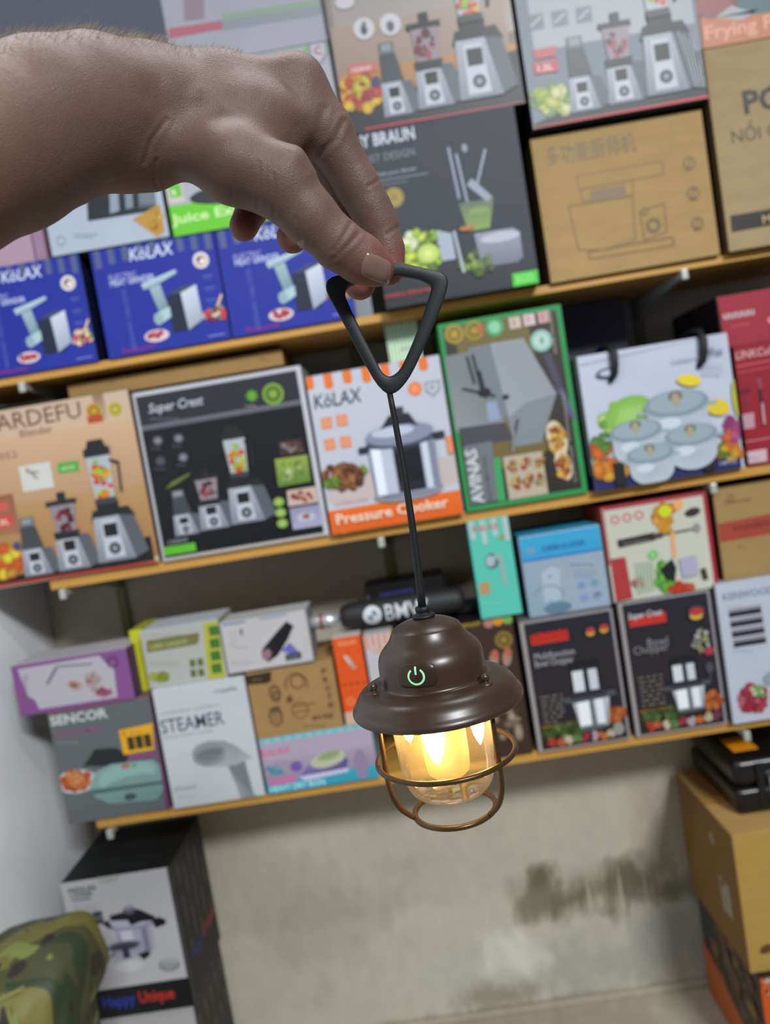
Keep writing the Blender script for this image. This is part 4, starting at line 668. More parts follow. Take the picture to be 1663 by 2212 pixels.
# right: orange and black box, big kraft carton
b = B('coffee', 'grill_box', 'orange and black printed carton on the floor at the bottom right', ((1630, 2096), (1900, 2050), (1940, 2300), (1680, 2350)), Y=1.60, z0=FLOORZ+.001, z1=-1.242, u0=None, depth=.35, front='#c4521c', side='#2c2420', flap=False)
b.c.food(1655, 2130, 20, 22, ['#c8b8b0', '#7c3c24', '#e06a2c', '#1c1a18'], 14, 8)
d = b.side_canvas('left'); d.rect(0, 0, 100, 100, '#3c3230', '#2c2420'); d.rect(0, 0, 22, 55, '#3c4248'); d.food(55, 45, 38, 50, ['#5c4030', '#74503c', '#8c6c3c', '#4c3628', '#3c4a2c', '#6c5454'], 130, 9); d.poly([(0, 46), (100, 84), (100, 100), (0, 100)], '#c4602a'); b.finish()
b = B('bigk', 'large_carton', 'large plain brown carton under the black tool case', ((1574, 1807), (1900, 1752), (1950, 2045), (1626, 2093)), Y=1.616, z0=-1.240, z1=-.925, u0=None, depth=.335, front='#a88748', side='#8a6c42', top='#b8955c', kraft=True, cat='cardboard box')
c = b.c; c.ell(1655, 2050, 16, 10, '#5c3c24', rot=.4)
d = b.side_canvas('left'); d.rect(66, 48, 82, 74, '#a8a090'); d.rect(68, 50, 74, 54, '#5c5444'); d.small(70, 60, 8, 4, '#8c8474', 1.2, 3); d.poly([(58, 20), (63, 18), (66, 26), (61, 27)], '#b0a890'); b.finish()
tape = [(-b.w/2, -.024, b.h+.0012), (b.w/2, -.024, b.h+.0012), (b.w/2, .024, b.h+.0012), (-b.w/2, .024, b.h+.0012)]
mesh_obj('packing_tape', tape, [(0, 1, 2, 3)], mat('clear_brown_tape', '#a87f45', rough=.25), b.root)

# ---------------------------------------------------------------- black tool case
pc = PZ(1606, 1764, -.9235)
t = empty('tool_case', (pc.x+.24, pc.y+.13, -.9225), label='black moulded plastic tool case with silver latches on the large brown carton', cat='tool case')
bm = bmesh.new(); bevel_box(bm, -.25, .24, -.13, .15, 0, .060, b=.018, seg=4); bm_obj('lower_shell', bm, M_blackgloss, t, True)
bm = bmesh.new(); bevel_box(bm, -.247, .235, -.125, .147, .062, .124, b=.022, seg=4); bm_obj('upper_shell', bm, M_blackgloss, t, True)
for x in (-.20, .02): box_obj('shell_rib', (x, x+.02, -.133, -.12, .010, .115), M_blackgloss, t, b=.004)
for x in (-.145, .11):
    l = box_obj('latch', (x-.03, x+.035, -.139, -.128, .028, .085), M_chrome, t, b=.003)
    for k in range(7): box_obj('latch_ridge', (x-.026+k*.008, x-.023+k*.008, -.142, -.1385, .070, .083), M_chrome, l, b=.0008)
    box_obj('latch_lip', (x-.03, x+.035, -.146, -.1385, .026, .040), M_chrome, l, b=.003)
tube('case_handle', [(-.06, -.12, .075), (-.06, -.155, .075), (-.04, -.165, .075), (.05, -.165, .075), (.07, -.155, .075), (.07, -.12, .075)], .009, M_blackgloss, t, 10)
bm = bmesh.new(); bevel_box(bm, -.222, -.165, -.075, .0, .1241, .1255, b=.0004); bm_obj('warning_sticker', bm, M_orange, t)
for k in range(5): box_obj('orange_mark', (-.10+k*.034, -.076+k*.034, -.075, -.035, .1236, .1246), M_orange, t, b=.0003)

# ---------------------------------------------------------------- things lying on the lowest shelf's stacks
zt = BX['iron'].zt
# black sleeve with round emblem
e0, e1 = P(738, 1348, 1.70), P(1003, 1301, 1.70); zc = max(BX['orange'].zt, BX['wstripe'].zt)+.0335
t = empty('padded_sleeve', ((e0.x+e1.x)/2, 1.70, zc-.031), label='black padded tube with round white emblem and BMW lettering behind the cord', cat='sleeve')
hl = (e1.x-e0.x)/2
def lathe_x(name, prof, m, parent, z, n=32):
    o = lathe(name, prof, m, parent, n=n); o.data.transform(Matrix.Translation((0, 0, z)) @ Matrix.Rotation(math.pi/2, 4, 'Y')); return o
lathe_x('sleeve', smooth_prof([(.002, -hl), (.022, -hl), (.030, -hl+.02), (.031, 0), (.030, hl-.02), (.022, hl), (.002, hl)]), mat('black_leatherette', '#1a1a1c', rough=.6, bump=(90, .3, .002)), t, .031)
def on_sleeve(Vs, e): return [(u, -math.sqrt(max(.031**2-(v)**2, 1e-6))-e, .031+v) for u, v in Vs]
M_white = mat('white_print', '#c4c8cc', rough=.5)
V, Fc = text_geo('BMW', .008); k = .034/_cap; wsc = .098/(max(v[0] for v in V)); VV = [(-.012-.028+x*wsc, y*k-.017) for x, y in V]
bm = bmesh.new(); vs = [bm.verts.new((x, y, 0)) for x, y in VV]
for f_ in Fc:
    try: bm.faces.new([vs[i] for i in f_])
    except ValueError: pass
bmesh.ops.subdivide_edges(bm, edges=[e for e in bm.edges if e.calc_length() > .006], cuts=4, use_grid_fill=True)
for v in bm.verts: v.co = Vector(on_sleeve([(v.co.x, v.co.y)], .0012)[0])
bm_obj('lettering', bm, M_white, t)
V = []; Fc = []; cx_, n = -.066, 32
for j, r in enumerate((.0, .007, .014, .0205)):
    for i in range(n): a = 2*math.pi*i/n; V.append((cx_+r*math.cos(a), r*math.sin(a)))
for j in range(3):
    for i in range(n): l = (i+1) % n; Fc.append((j*n+i, (j+1)*n+i, (j+1)*n+l, j*n+l))
em = mesh_obj('emblem', on_sleeve(V, .0012), Fc, M_white, t)
for q in (0, 2):
    V = []; Fc = []
    for j, r in enumerate((.001, .006, .0115)):
        for i in range(9): a = math.pi/2*(q+i/8); V.append((cx_+r*math.cos(a), r*math.sin(a)))
    for j in range(2):
        for i in range(8): Fc.append((j*9+i, (j+1)*9+i, (j+1)*9+i+1, j*9+i+1))
    mesh_obj('emblem_quarter', on_sleeve(V, .002), Fc, mat('emblem_teal', '#5c7c8c', rough=.5), em)
# silver wrapped end on the torch box side
t = empty('wrapped_roll', (P(705, 1355, 1.70).x, 1.70, zc-.020), label='small silver wrapped roll beside the white torch box', cat='roll')
lathe_x('wrap', smooth_prof([(.002, -.036), (.012, -.035), (.017, -.02), (.015, -.005), (.018, .01), (.012, .024), (.004, .033)]), M_silver, t, .0185)
lathe_x('red_band', [(.0165, -.012), (.0178, -.010), (.0178, -.006), (.0165, -.004)], mat('dull_red', '#8c4a44', rough=.5), t, .0185)
# black gadget behind
b = B('gadget', 'black_speaker', 'black glossy gadget box in shadow behind the black padded tube', ((772, 1200), (948, 1170), (965, 1290), (795, 1318)), Y=1.80, depth=.12, z0=zc+.033, front='#121114', side='#0e0d10', cat='gadget box', flap=False)
b.root.location.z = BX['brown'].zt
c = b.c
c.poly([(806, 1210), (880, 1197), (895, 1280), (826, 1292)], '#1c2a2c'); c.poly([(806, 1210), (880, 1197), (884, 1214), (812, 1226)], '#2c2c5c'); c.line(820, 1232, 836, 1290, 5, '#2c5c44'); c.poly([(800, 1240), (818, 1237), (824, 1290), (806, 1293)], '#8c7c70'); c.poly([(862, 1264), (876, 1262), (878, 1285), (864, 1287)], '#6c6c94'); c.line(782, 1215, 800, 1312, 4, '#6c5c54'); c.ell(915, 1252, 8, 10, '#6c4c4c'); b.finish()
# cable coil
cc = P(1015, 1300, 1.66); t = None
pts = [(cc.x+.040*math.cos(a), 1.70+.030*math.sin(a), BX['brown'].zt+.006+.004*(i % 2)) for i in range(33) for a in (2*math.pi*i/16,)]
pts = [(cc.x+(.038+.002*math.sin(i*.7))*math.cos(2*math.pi*i/20), 1.76+.026*math.sin(2*math.pi*i/20), BX['brown'].zt+.005+i*.0004) for i in range(50)]
o = tube('cable_coil', pts, .0045, M_black, None, 8); tag(o, label='black coiled cable on the dark brown box behind the lantern', cat='cable')

# ---------------------------------------------------------------- camouflage backpack
def camo():
    m = bpy.data.materials.new('camouflage_cloth'); m.use_nodes = True; nt = m.node_tree; b = nt.nodes['Principled BSDF']; b.inputs['Roughness'].default_value = .6
    tc = nt.nodes.new('ShaderNodeTexCoord'); prev = None
    for k, (c, sc, th, off) in enumerate((('#6d692c', 9, 0, 0), ('#454727', 9, .50, 3), ('#2e3a24', 12, .55, 11), ('#2c2420', 17, .60, 23), ('#76803f', 19, .63, 37))):
        if prev is None:
            r = nt.nodes.new('ShaderNodeRGB'); r.outputs[0].default_value = (*lin(c), 1); prev = r.outputs[0]; continue
        mp = nt.nodes.new('ShaderNodeMapping'); mp.inputs['Location'].default_value = (off, off*.7, 0); mp.inputs['Scale'].default_value = (1, 1, .6)
        n = nt.nodes.new('ShaderNodeTexNoise'); n.inputs['Scale'].default_value = sc; n.inputs['Detail'].default_value = 1.5; n.inputs['Distortion'].default_value = .6
        nt.links.new(tc.outputs['Object'], mp.inputs[0]); nt.links.new(mp.outputs[0], n.inputs['Vector'])
        g = nt.nodes.new('ShaderNodeMapRange'); g.inputs['From Min'].default_value = th; g.inputs['From Max'].default_value = th+.02; nt.links.new(n.outputs['Fac'], g.inputs[0])
        x = nt.nodes.new('ShaderNodeMix'); x.data_type = 'RGBA'; nt.links.new(g.outputs[0], x.inputs[0]); nt.links.new(prev, x.inputs[6]); x.inputs[7].default_value = (*lin(c), 1); prev = x.outputs[2]
    nt.links.new(prev, b.inputs['Base Color'])
    n = nt.nodes.new('ShaderNodeTexNoise'); n.inputs['Scale'].default_value = 11; u = nt.nodes.new('ShaderNodeBump'); u.inputs['Strength'].default_value = .7; u.inputs['Distance'].default_value = .02
    nt.links.new(tc.outputs['Object'], n.inputs['Vector']); nt.links.new(n.outputs['Fac'], u.inputs['Height']); nt.links.new(u.outputs[0], b.inputs['Normal'])
    return m
M_camo = camo()
BY = 1.27
top = P(118, 2022, BY); H = top.z-FLOORZ
xr = P(163, 2090, BY-.05).x; xl = P(-115, 2100, BY-.05).x; bw = (xr-xl)/2; bc = (xr+xl)/2
t = empty('camouflage_backpack', (bc, BY, FLOORZ), label='green camouflage backpack standing at the bottom left corner', cat='backpack')
def pack(name, cx, hw, hy, z0, z1, e, par, er=.5, cy=0.0, wr=.02):
    V = []; Fc = []; nu, nv = 56, 36
    for j in range(nv+1):
        a = -1+2*j/nv; s_ = max(1-abs(a)**(2/er), 0)**(er/2)
        s_ = max(s_, .03)
        for i in range(nu):
            th = 2*math.pi*i/nu; c_, q_ = math.cos(th), math.sin(th)
            k_ = s_*(1+wr*math.sin(5*th+a*4)+wr*.6*math.sin(11*th-a*7))
            V.append((cx+math.copysign(abs(c_)**e, c_)*hw*k_, cy+math.copysign(abs(q_)**e, q_)*hy*k_, (z0+z1)/2+(z1-z0)/2*a+.01*math.sin(2*th+1)*s_))
    for j in range(nv):
        for i in range(nu): l = (i+1) % nu; Fc.append((j*nu+i, j*nu+l, (j+1)*nu+l, (j+1)*nu+i))
    Fc.append(tuple(range(nu-1, -1, -1))); Fc.append(tuple(range(nv*nu, (nv+1)*nu)))
    return mesh_obj(name, V, Fc, M_camo, par, True)
pack('pack_body', -.015, bw*.80, .12, 0, H-.09, .62, t, .30)
pack('top_lid', 0, bw, .135, H-.165, H, .70, t, .62)
pack('front_pocket', -.02, bw*.48, .04, .12, H-.13, .6, t, .4, cy=-.135)
M_pipe = mat('olive_piping', '#77753c', rough=.6)
tube('piping', [(-bw*.55, -.105, H-.12), (-bw*.35, -.125, H-.055), (0, -.12, H-.028), (bw*.35, -.105, H-.022), (bw*.6, -.06, H-.03)], .004, M_pipe, t)
tube('piping', [(bw*.28, -.125, H-.035), (bw*.42, -.142, H-.09), (bw*.50, -.142, H-.16), (bw*.45, -.16, H-.26)], .004, M_pipe, t)
tube('shoulder_strap', [(-bw*.9, -.10, H-.19), (-bw*.6, -.17, H-.13), (-bw*.2, -.20, H-.13), (bw*.0, -.20, H-.17), (bw*.08, -.195, H-.26), (bw*.02, -.19, H-.36)], .014, mat('dark_webbing', '#3a4540', rough=.7), t)

# ---------------------------------------------------------------- lantern
LX, LY = .0005, .360
FZ = P(916, 1334, LY).z
mm = .001
lan = empty('hanging_lantern', (LX, LY, FZ-.0955), label='small bronze camping lantern with glowing bulb hanging from the hand on a black cord', cat='lantern')
Z0 = .0955     # flange height above the lantern's foot
hood = [(4.5, .3), (6.5, -.1), (10, -1.0), (13.6, -2.5), (16.0, -4.1), (16.5, -4.8), (16.9, -5.8), (17.8, -7.6), (19.4, -9.9), (21.7, -12.1), (23.6, -14.3), (24.9, -17.2), (25.3, -20.5), (25.3, -27.4),
        (25.6, -28.7), (26.9, -29.4), (31, -29.8), (34, -30.6), (36.4, -32.3), (38.2, -34.6), (39.2, -37.0), (40.4, -38.3), (41.0, -39.8), (40.6, -41.3), (39.4, -41.8), (38.2, -41.0), (36, -39.8), (30, -38.9), (24, -38.8), (1, -38.8)]
def hood_r(z):
    return float(np.interp(-z, [-p[1] for p in hood[:14]], [p[0] for p in hood[:14]]))
lathe('hood', [(r*mm, z*mm+Z0) for r, z in smooth_prof(hood, 1)], M_bronze, lan, 96)
lathe('cord_grommet', [(r*mm, z*mm+Z0) for r, z in smooth_prof([(2, 5.6), (3.4, 5.4), (3.7, 4), (3.2, 2.6), (3.6, 1.8), (5.4, 1.6), (5.6, .6), (4.6, 0)], 1)], M_black, lan, 32)
cA, cB = P(841, 846, LY), Vector((LX, LY, FZ+.005)); rel = lambda p: Vector(p)-Vector((LX, LY, FZ-Z0))
pts = [rel(cA.lerp(cB, k/14))+Vector((.0012*math.sin(k/14*math.pi), 0, 0)) for k in range(15)]
tube('cord', pts, [.0014+.0006*k/14 for k in range(15)], M_black, lan, 12)
# strap handle: flat rounded triangle ring, pinched by the fingers
outer = [(850, 566), (900, 577), (951, 589), (961, 594), (967, 606), (966, 625), (953, 664), (933, 712), (912, 760), (890, 806), (874, 830), (858, 846), (845, 851), (832, 849), (811, 827), (790, 790), (768, 750), (749, 712), (727, 672), (706, 634), (704, 614), (713, 602), (731, 596), (790, 583)]
inner = [(850, 596), (876, 598), (905, 603), (923, 611), (930, 617), (932, 626), (918, 668), (905, 706), (889, 746), (873, 782), (863, 800), (852, 810), (843, 814), (834, 812), (824, 804), (808, 770), (794, 744), (779, 714), (762, 677), (745, 640), (746, 629), (752, 620), (762, 615), (800, 603)]
def smooth_loop(L, it=2):
    for _ in range(it):
        q = []
        for i in range(len(L)):
            a, b_ = L[i], L[(i+1) % len(L)]; q += [(a[0]*.75+b_[0]*.25, a[1]*.75+b_[1]*.25), (a[0]*.25+b_[0]*.75, a[1]*.25+b_[1]*.75)]
        L = q
    return L
O_, I_ = smooth_loop(outer, 1), smooth_loop(inner, 1); n = len(O_); V = []; Fc = []
prof = [(0.0, -1.6), (.04, -2.0), (.10, -2.2), (.86, -2.2), (.95, -1.9), (1.0, -1.3), (1.0, 1.6), (.95, 2.0), (.88, 2.2), (.12, 2.2), (.04, 2.0), (0.0, 1.6)]
for i in range(n):
    for (t_, dy) in prof:
        x = O_[i][0]*(1-t_)+I_[i][0]*t_; y = O_[i][1]*(1-t_)+I_[i][1]*t_; p = P(x, y, LY); V.append(rel(Vector((p.x, LY+dy*mm, p.z))))
k_ = len(prof)
for i in range(n):
    j = (i+1) % n
    for a in range(k_): b_ = (a+1) % k_; Fc.append((i*k_+a, i*k_+b_, j*k_+b_, j*k_+a))
o = mesh_obj('strap_handle', V, Fc, M_loop, lan, True)
bm = bmesh.new(); bm.from_mesh(o.data); bmesh.ops.recalc_face_normals(bm, faces=bm.faces); bm.to_mesh(o.data); bm.free(); o.data.set_sharp_from_angle(angle=math.radians(35))
# power button
def cyl_patch(name, du, dv, u0, v0, rad, e, m, parent, shape):
    V = [(math.sin(a)*(rad+e), -math.cos(a)*(rad+e), z) for a, z in shape]
def on_cyl(u, v, e, az=-.30, zc_=-20.3):    # u,v in mm on the cylinder
    a = az+u/25.0; r = hood_r(zc_+v)+e; return (math.sin(a)*r*mm, -math.cos(a)*r*mm, (zc_+v)*mm+Z0)
V = []; Fc = []; nn = 40
def rr(t_, hw, hh, rad):
    a = 2*math.pi*t_; c_, s_ = math.cos(a), math.sin(a); ex = .38
    return math.copysign(abs(c_)**ex, c_)*hw, math.copysign(abs(s_)**ex, s_)*hh
for (sc_, e) in ((1.0, -.5), (1.0, .25), (.95, .5), (.8, .55), (.45, .55), (.02, .55)):
    for i in range(nn): u, v = rr(i/nn, 8.7, 5.3, 0); V.append(on_cyl(u*sc_, v*sc_, e))
for j in range(5):
    for i in range(nn): l = (i+1) % nn; Fc.append((j*nn+i, j*nn+l, (j+1)*nn+l, (j+1)*nn+i))
pb = mesh_obj('power_button', V, Fc, mat('brown_soft_plastic', '#33241a', rough=.35), lan, True)
M_sym = mat('glowing_green_print', '#b4e8b0', rough=.5, emit=('#6fe08a', .22))
V = []; Fc = []; N_ = 30
for i in range(N_+1):
    a = math.radians(125+(415-125)*i/N_)
    for r in (3.0, 3.9): V.append(on_cyl(r*math.cos(a), r*math.sin(a), .95))
for i in range(N_): Fc.append((2*i, 2*i+1, 2*i+3, 2*i+2))
q0 = len(V)
for k in range(9): V += [on_cyl(-.45, .9+3.5*k/8, .98), on_cyl(.45, .9+3.5*k/8, .98)]
for k in range(8): Fc.append((q0+2*k, q0+2*k+1, q0+2*k+3, q0+2*k+2))
mesh_obj('power_symbol', V, Fc, M_sym, pb)
# screw knobs on the brim and guard wires
AZ = [math.radians(a) for a in (49, -76, 172)]
for a in AZ:
    bx_, by_ = math.sin(a)*29.8, -math.cos(a)*29.8
    k = lathe('screw_knob', [(r*mm, z*mm) for r, z in smooth_prof([(.3, 4.6), (1.6, 4.3), (2.3, 3.2), (2.2, 1.9), (1.6, 1.0), (1.7, .4), (3.3, .2), (3.4, -.8)], 1)], M_bronze, lan, 24, loc=(bx_*mm, by_*mm, -29.6*mm+Z0))
    wr_ = [(30.3, -39), (30.2, -50), (30.2, -62), (30.1, -72), (29.8, -78), (28.6, -83), (26.4, -87.5), (23.2, -91), (20.6, -93.2)]
    tube('guard_wire', [(math.sin(a)*r*mm, -math.cos(a)*r*mm, z*mm+Z0) for r, z in smooth_prof(wr_, 1)], 1.35*mm, M_wire, lan, 12)
def hoop(name, R_, z, r):
    return tube(name, [(R_*mm*math.cos(t_*2*math.pi/72), R_*mm*math.sin(t_*2*math.pi/72), z*mm+Z0) for t_ in range(72)], r*mm, M_wire, lan, 12, True)
hoop('middle_ring', 33.2, -66.5, 1.3); hoop('bottom_ring', 19.6, -94.2, 1.4)
# globe
def glassy(name, tint, edge, rough=.02):
    m = bpy.data.materials.new(name); m.use_nodes = True; nt = m.node_tree; nt.nodes.remove(nt.nodes['Principled BSDF']); out = nt.nodes['Material Output']
    tr = nt.nodes.new('ShaderNodeBsdfTransparent'); gl = nt.nodes.new('ShaderNodeBsdfGlossy'); gl.inputs['Roughness'].default_value = rough
    lw = nt.nodes.new('ShaderNodeLayerWeight'); lw.inputs['Blend'].default_value = .16; mx = nt.nodes.new('ShaderNodeMixShader')
    cr = nt.nodes.new('ShaderNodeMix'); cr.data_type = 'RGBA'; cr.inputs[6].default_value = (*tint, 1); cr.inputs[7].default_value = (*edge, 1); nt.links.new(lw.outputs['Facing'], cr.inputs[0]); nt.links.new(cr.outputs[2], tr.inputs[0])
    nt.links.new(lw.outputs['Fresnel'], mx.inputs[0]); nt.links.new(tr.outputs[0], mx.inputs[1]); nt.links.new(gl.outputs[0], mx.inputs[2])
    mh = nt.nodes.new('ShaderNodeMath'); mh.operation = 'MULTIPLY'; mh.inputs[1].default_value = .55; nt.links.new(lw.outputs['Fresnel'], mh.inputs[0]); nt.links.new(mh.outputs[0], mx.inputs[0])
    ts = nt.nodes.new('ShaderNodeBsdfTranslucent'); ts.inputs[0].default_value = (.95, .85, .65, 1); m3 = nt.nodes.new('ShaderNodeMixShader'); m3.inputs[0].default_value = .05
    nt.links.new(mx.outputs[0], m3.inputs[1]); nt.links.new(ts.outputs[0], m3.inputs[2]); nt.links.new(m3.outputs[0], out.inputs[0]); return m
M_glass = glassy('clear_acrylic', (.985, .98, .96), (.86, .80, .68))
gp = smooth_prof([(24.2, -39), (23.6, -52), (22.9, -66), (22.0, -76), (20.0, -81.5), (16.5, -85), (10, -86.8), (.4, -87.2)], 1)
lathe('glass_globe', [(r*mm, z*mm+Z0) for r, z in gp], M_glass, lan, 72, cap=False)
def core_mat():
    m = bpy.data.materials.new('amber_translucent_core'); m.use_nodes = True; nt = m.node_tree; nt.nodes.remove(nt.nodes['Principled BSDF']); out = nt.nodes['Material Output']
    a = nt.nodes.new('ShaderNodeBsdfTransparent'); a.inputs[0].default_value = (1, .84, .6, 1)
    d = nt.nodes.new('ShaderNodeBsdfTranslucent'); d.inputs[0].default_value = (.72, .54, .33, 1)
    e = nt.nodes.new('ShaderNodeBsdfDiffuse'); e.inputs[0].default_value = (.7, .55, .38, 1)
    m1 = nt.nodes.new('ShaderNodeMixShader'); m1.inputs[0].default_value = .5; m2 = nt.nodes.new('ShaderNodeMixShader'); m2.inputs[0].default_value = .42
    nt.links.new(d.outputs[0], m1.inputs[1]); nt.links.new(e.outputs[0], m1.inputs[2]); nt.links.new(a.outputs[0], m2.inputs[1]); nt.links.new(m1.outputs[0], m2.inputs[2]); nt.links.new(m2.outputs[0], out.inputs[0]); return m
lathe('light_core', [(r*mm, z*mm+Z0) for r, z in smooth_prof([(11, -39), (11, -60), (10.8, -72), (9.5, -76), (5, -77.5), (.3, -77.8)], 1)], core_mat(), lan, 48, cap=False)
M_bulb_refl = mat('glowing_bulb_and_reflection', '#ffd080', rough=.4, emit=((1.0, .64, .20), 62))
for (az, r, s, ln) in ((-.30, 16.0, 1.15, 1.0), (1.25, 17.5, .8, .9), (-1.2, 17.0, .8, .66), (3.1, 15.5, .8, .9)):  # left and right bulbs are added, standing in for reflections in the glass
    pr = [(.3, 0), (2.6, -.6), (4.1, -5), (4.3, -12), (3.7, -18), (2.2, -22.5), (.8, -25), (.1, -26)]
    lathe('bulb_or_reflection', [(rr_*s*mm, z*ln*mm) for rr_, z in smooth_prof(pr, 1)], M_bulb_refl, lan, 24, loc=(math.sin(az)*r*mm, -math.cos(az)*r*mm, -39.5*mm+Z0))

# ---------------------------------------------------------------- arm and hand (one continuous surface from a smooth distance field)
def Hp(x, y, Y, rpx): return (np.array(P(x, y, Y)), rpx*Y/F)
RES = .00125
lo = np.array([-.235, .17, -.02]); hi = np.array([.035, .455, .285])
dim = np.ceil((hi-lo)/RES).astype(int)+1
ax_ = [lo[i]+np.arange(dim[i])*RES for i in range(3)]
def smin(a, b, k):
    h = np.maximum(k-np.abs(a-b), 0)/k; return np.minimum(a, b)-h*h*k*.25
def chain_into(Fd, chain, k):
    for (a, ra), (b, rb) in zip(chain[:-1], chain[1:]):
        m = max(ra, rb)+k+.012; l = np.minimum(a, b)-m; h = np.maximum(a, b)+m
        i0 = np.clip(np.floor((l-lo)/RES).astype(int), 0, dim-1); i1 = np.clip(np.ceil((h-lo)/RES).astype(int)+1, 0, dim)
        if np.any(i1 <= i0): continue
        X = ax_[0][i0[0]:i1[0]][:, None, None]-a[0]; Y_ = ax_[1][i0[1]:i1[1]][None, :, None]-a[1]; Z = ax_[2][i0[2]:i1[2]][None, None, :]-a[2]
        d = b-a; L2 = max(d @ d, 1e-12); t_ = np.clip((X*d[0]+Y_*d[1]+Z*d[2])/L2, 0, 1)
        D = np.sqrt((X-t_*d[0])**2+(Y_-t_*d[1])**2+(Z-t_*d[2])**2)-(ra+(rb-ra)*t_)
        sl = tuple(slice(i0[q], i1[q]) for q in range(3)); Fd[sl] = smin(Fd[sl], D.astype(np.float32), k)
new = lambda: np.full(tuple(dim), .05, dtype=np.float32)
arm = new()
#@HAND
chain_into(arm, [Hp(-560, 560, .215, 205), Hp(-150, 378, .275, 180), Hp(0, 318, .300, 168), Hp(110, 266, .315, 158), Hp(215, 241, .328, 143), Hp(320, 234, .338, 116)], .004)
chain_into(arm, [Hp(-560, 560, .245, 200), Hp(-150, 378, .305, 170), Hp(0, 315, .330, 162), Hp(110, 268, .347, 148), Hp(215, 243, .362, 136), Hp(320, 232, .372, 118)], .008)
chain_into(arm, [Hp(320, 211, .345, 100), Hp(470, 200, .354, 73), Hp(642, 184, .360, 52)], .008)
chain_into(arm, [Hp(330, 216, .366, 100), Hp(480, 208, .374, 74), Hp(645, 192, .381, 52)], .008)
chain_into(arm, [Hp(330, 232, .386, 98), Hp(622, 224, .400, 54)], .008)
chain_into(arm, [Hp(340, 255, .400, 90), Hp(582, 262, .415, 50)], .008)
chain_into(arm, [Hp(400, 290, .380, 74), Hp(560, 315, .385, 66)], .008)
chain_into(arm, [Hp(380, 262, .345, 94), Hp(540, 275, .350, 80), Hp(640, 262, .356, 54)], .010)
chain_into(arm, [Hp(284, 330, .334, 78), Hp(314, 326, .338, 82)], .008)
thumb = [Hp(400, 312, .336, 62), Hp(505, 358, .334, 77), Hp(606, 398, .336, 71), Hp(668, 468, .338, 58), Hp(730, 528, .342, 52), Hp(780, 560, .3458, 50), Hp(811, 578, .3485, 41)]
index = [Hp(642, 182, .360, 56), Hp(705, 285, .364, 54), Hp(772, 402, .369, 45), Hp(800, 450, .370, 42), Hp(817, 484, .371, 40), Hp(834, 540, .3715, 37), Hp(840, 582, .3702, 34)]
midf = [Hp(645, 192, .381, 54), Hp(700, 300, .385, 50), Hp(752, 430, .390, 43), Hp(778, 535, .388, 38), Hp(777, 613, .382, 35)]
ring = [Hp(622, 226, .400, 54), Hp(680, 405, .410, 42), Hp(652, 480, .404, 36), Hp(631, 513, .397, 34)]
pink = [Hp(575, 262, .415, 48), Hp(586, 385, .424, 36), Hp(545, 450, .420, 32), Hp(526, 490, .413, 31)]
tot = None
for ch, k in ((thumb, .008), (index, .007), (midf, .006), (ring, .006), (pink, .006)):
    fd = new(); chain_into(fd, ch, .0035); fd = smin(arm, fd, k); tot = fd if tot is None else np.minimum(tot, fd)
def surface_nets(D):
    ins = D < 0; nx, ny, nz = D.shape
    c = np.zeros((nx-1, ny-1, nz-1), dtype=np.int8)
    for i in (0, 1):
        for j in (0, 1):
            for k in (0, 1): c += ins[i:nx-1+i, j:ny-1+j, k:nz-1+k]
    act = np.argwhere((c > 0) & (c < 8)); idx = np.full(c.shape, -1, dtype=np.int64); idx[tuple(act.T)] = np.arange(len(act))
    acc = np.zeros((len(act), 3)); cnt = np.zeros(len(act)); cor = [(i, j, k) for i in (0, 1) for j in (0, 1) for k in (0, 1)]
    val = {q: D[act[:, 0]+q[0], act[:, 1]+q[1], act[:, 2]+q[2]].astype(np.float64) for q in cor}
    for q in cor:
        for ax in range(3):
            if q[ax] == 0:
                r = list(q); r[ax] = 1; r = tuple(r); a, b = val[q], val[r]; m = (a < 0) != (b < 0)
                t_ = np.where(m, a/np.where(m, a-b, 1), 0); p = np.tile(np.array(q, float), (len(act), 1)); p[:, ax] = t_
                acc[m] += p[m]; cnt[m] += 1
    pos = act+acc/cnt[:, None]; quads = []
    for ax in range(3):
        u, v = (ax+1) % 3, (ax+2) % 3; sa = [slice(None)]*3; sb = [slice(None)]*3; sa[ax] = slice(0, -1); sb[ax] = slice(1, None)
        A_, B_ = ins[tuple(sa)], ins[tuple(sb)]
        for (m, flip) in ((A_ & ~B_, False), (~A_ & B_, True)):
            e = np.argwhere(m); e = e[(e[:, u] > 0) & (e[:, v] > 0) & (e[:, u] < D.shape[u]-1) & (e[:, v] < D.shape[v]-1)]
            def g_(du, dv):
                f_ = e.copy(); f_[:, u] -= du; f_[:, v] -= dv; return idx[tuple(f_.T)]
            q_ = np.stack([g_(1, 1), g_(0, 1), g_(0, 0), g_(1, 0)], 1)
            quads.append(q_[:, ::-1] if flip else q_)
    return pos, np.concatenate(quads)
pos, quads = surface_nets(tot); W = lo+pos*RES
# smoothing (Laplacian over quads)
def relax(W, q, it, lam):
    n = len(W)
    for _ in range(it):
        s = np.zeros_like(W); c = np.zeros(n)
        for a in range(4):
            for b in ((a+1) % 4, (a-1) % 4):
                np.add.at(s, q[:, a], W[q[:, b]]); np.add.at(c, q[:, a], 1)
        W = W+lam*(s/np.maximum(c, 1)[:, None]-W)
    return W
W = relax(W, quads, 7, .5)
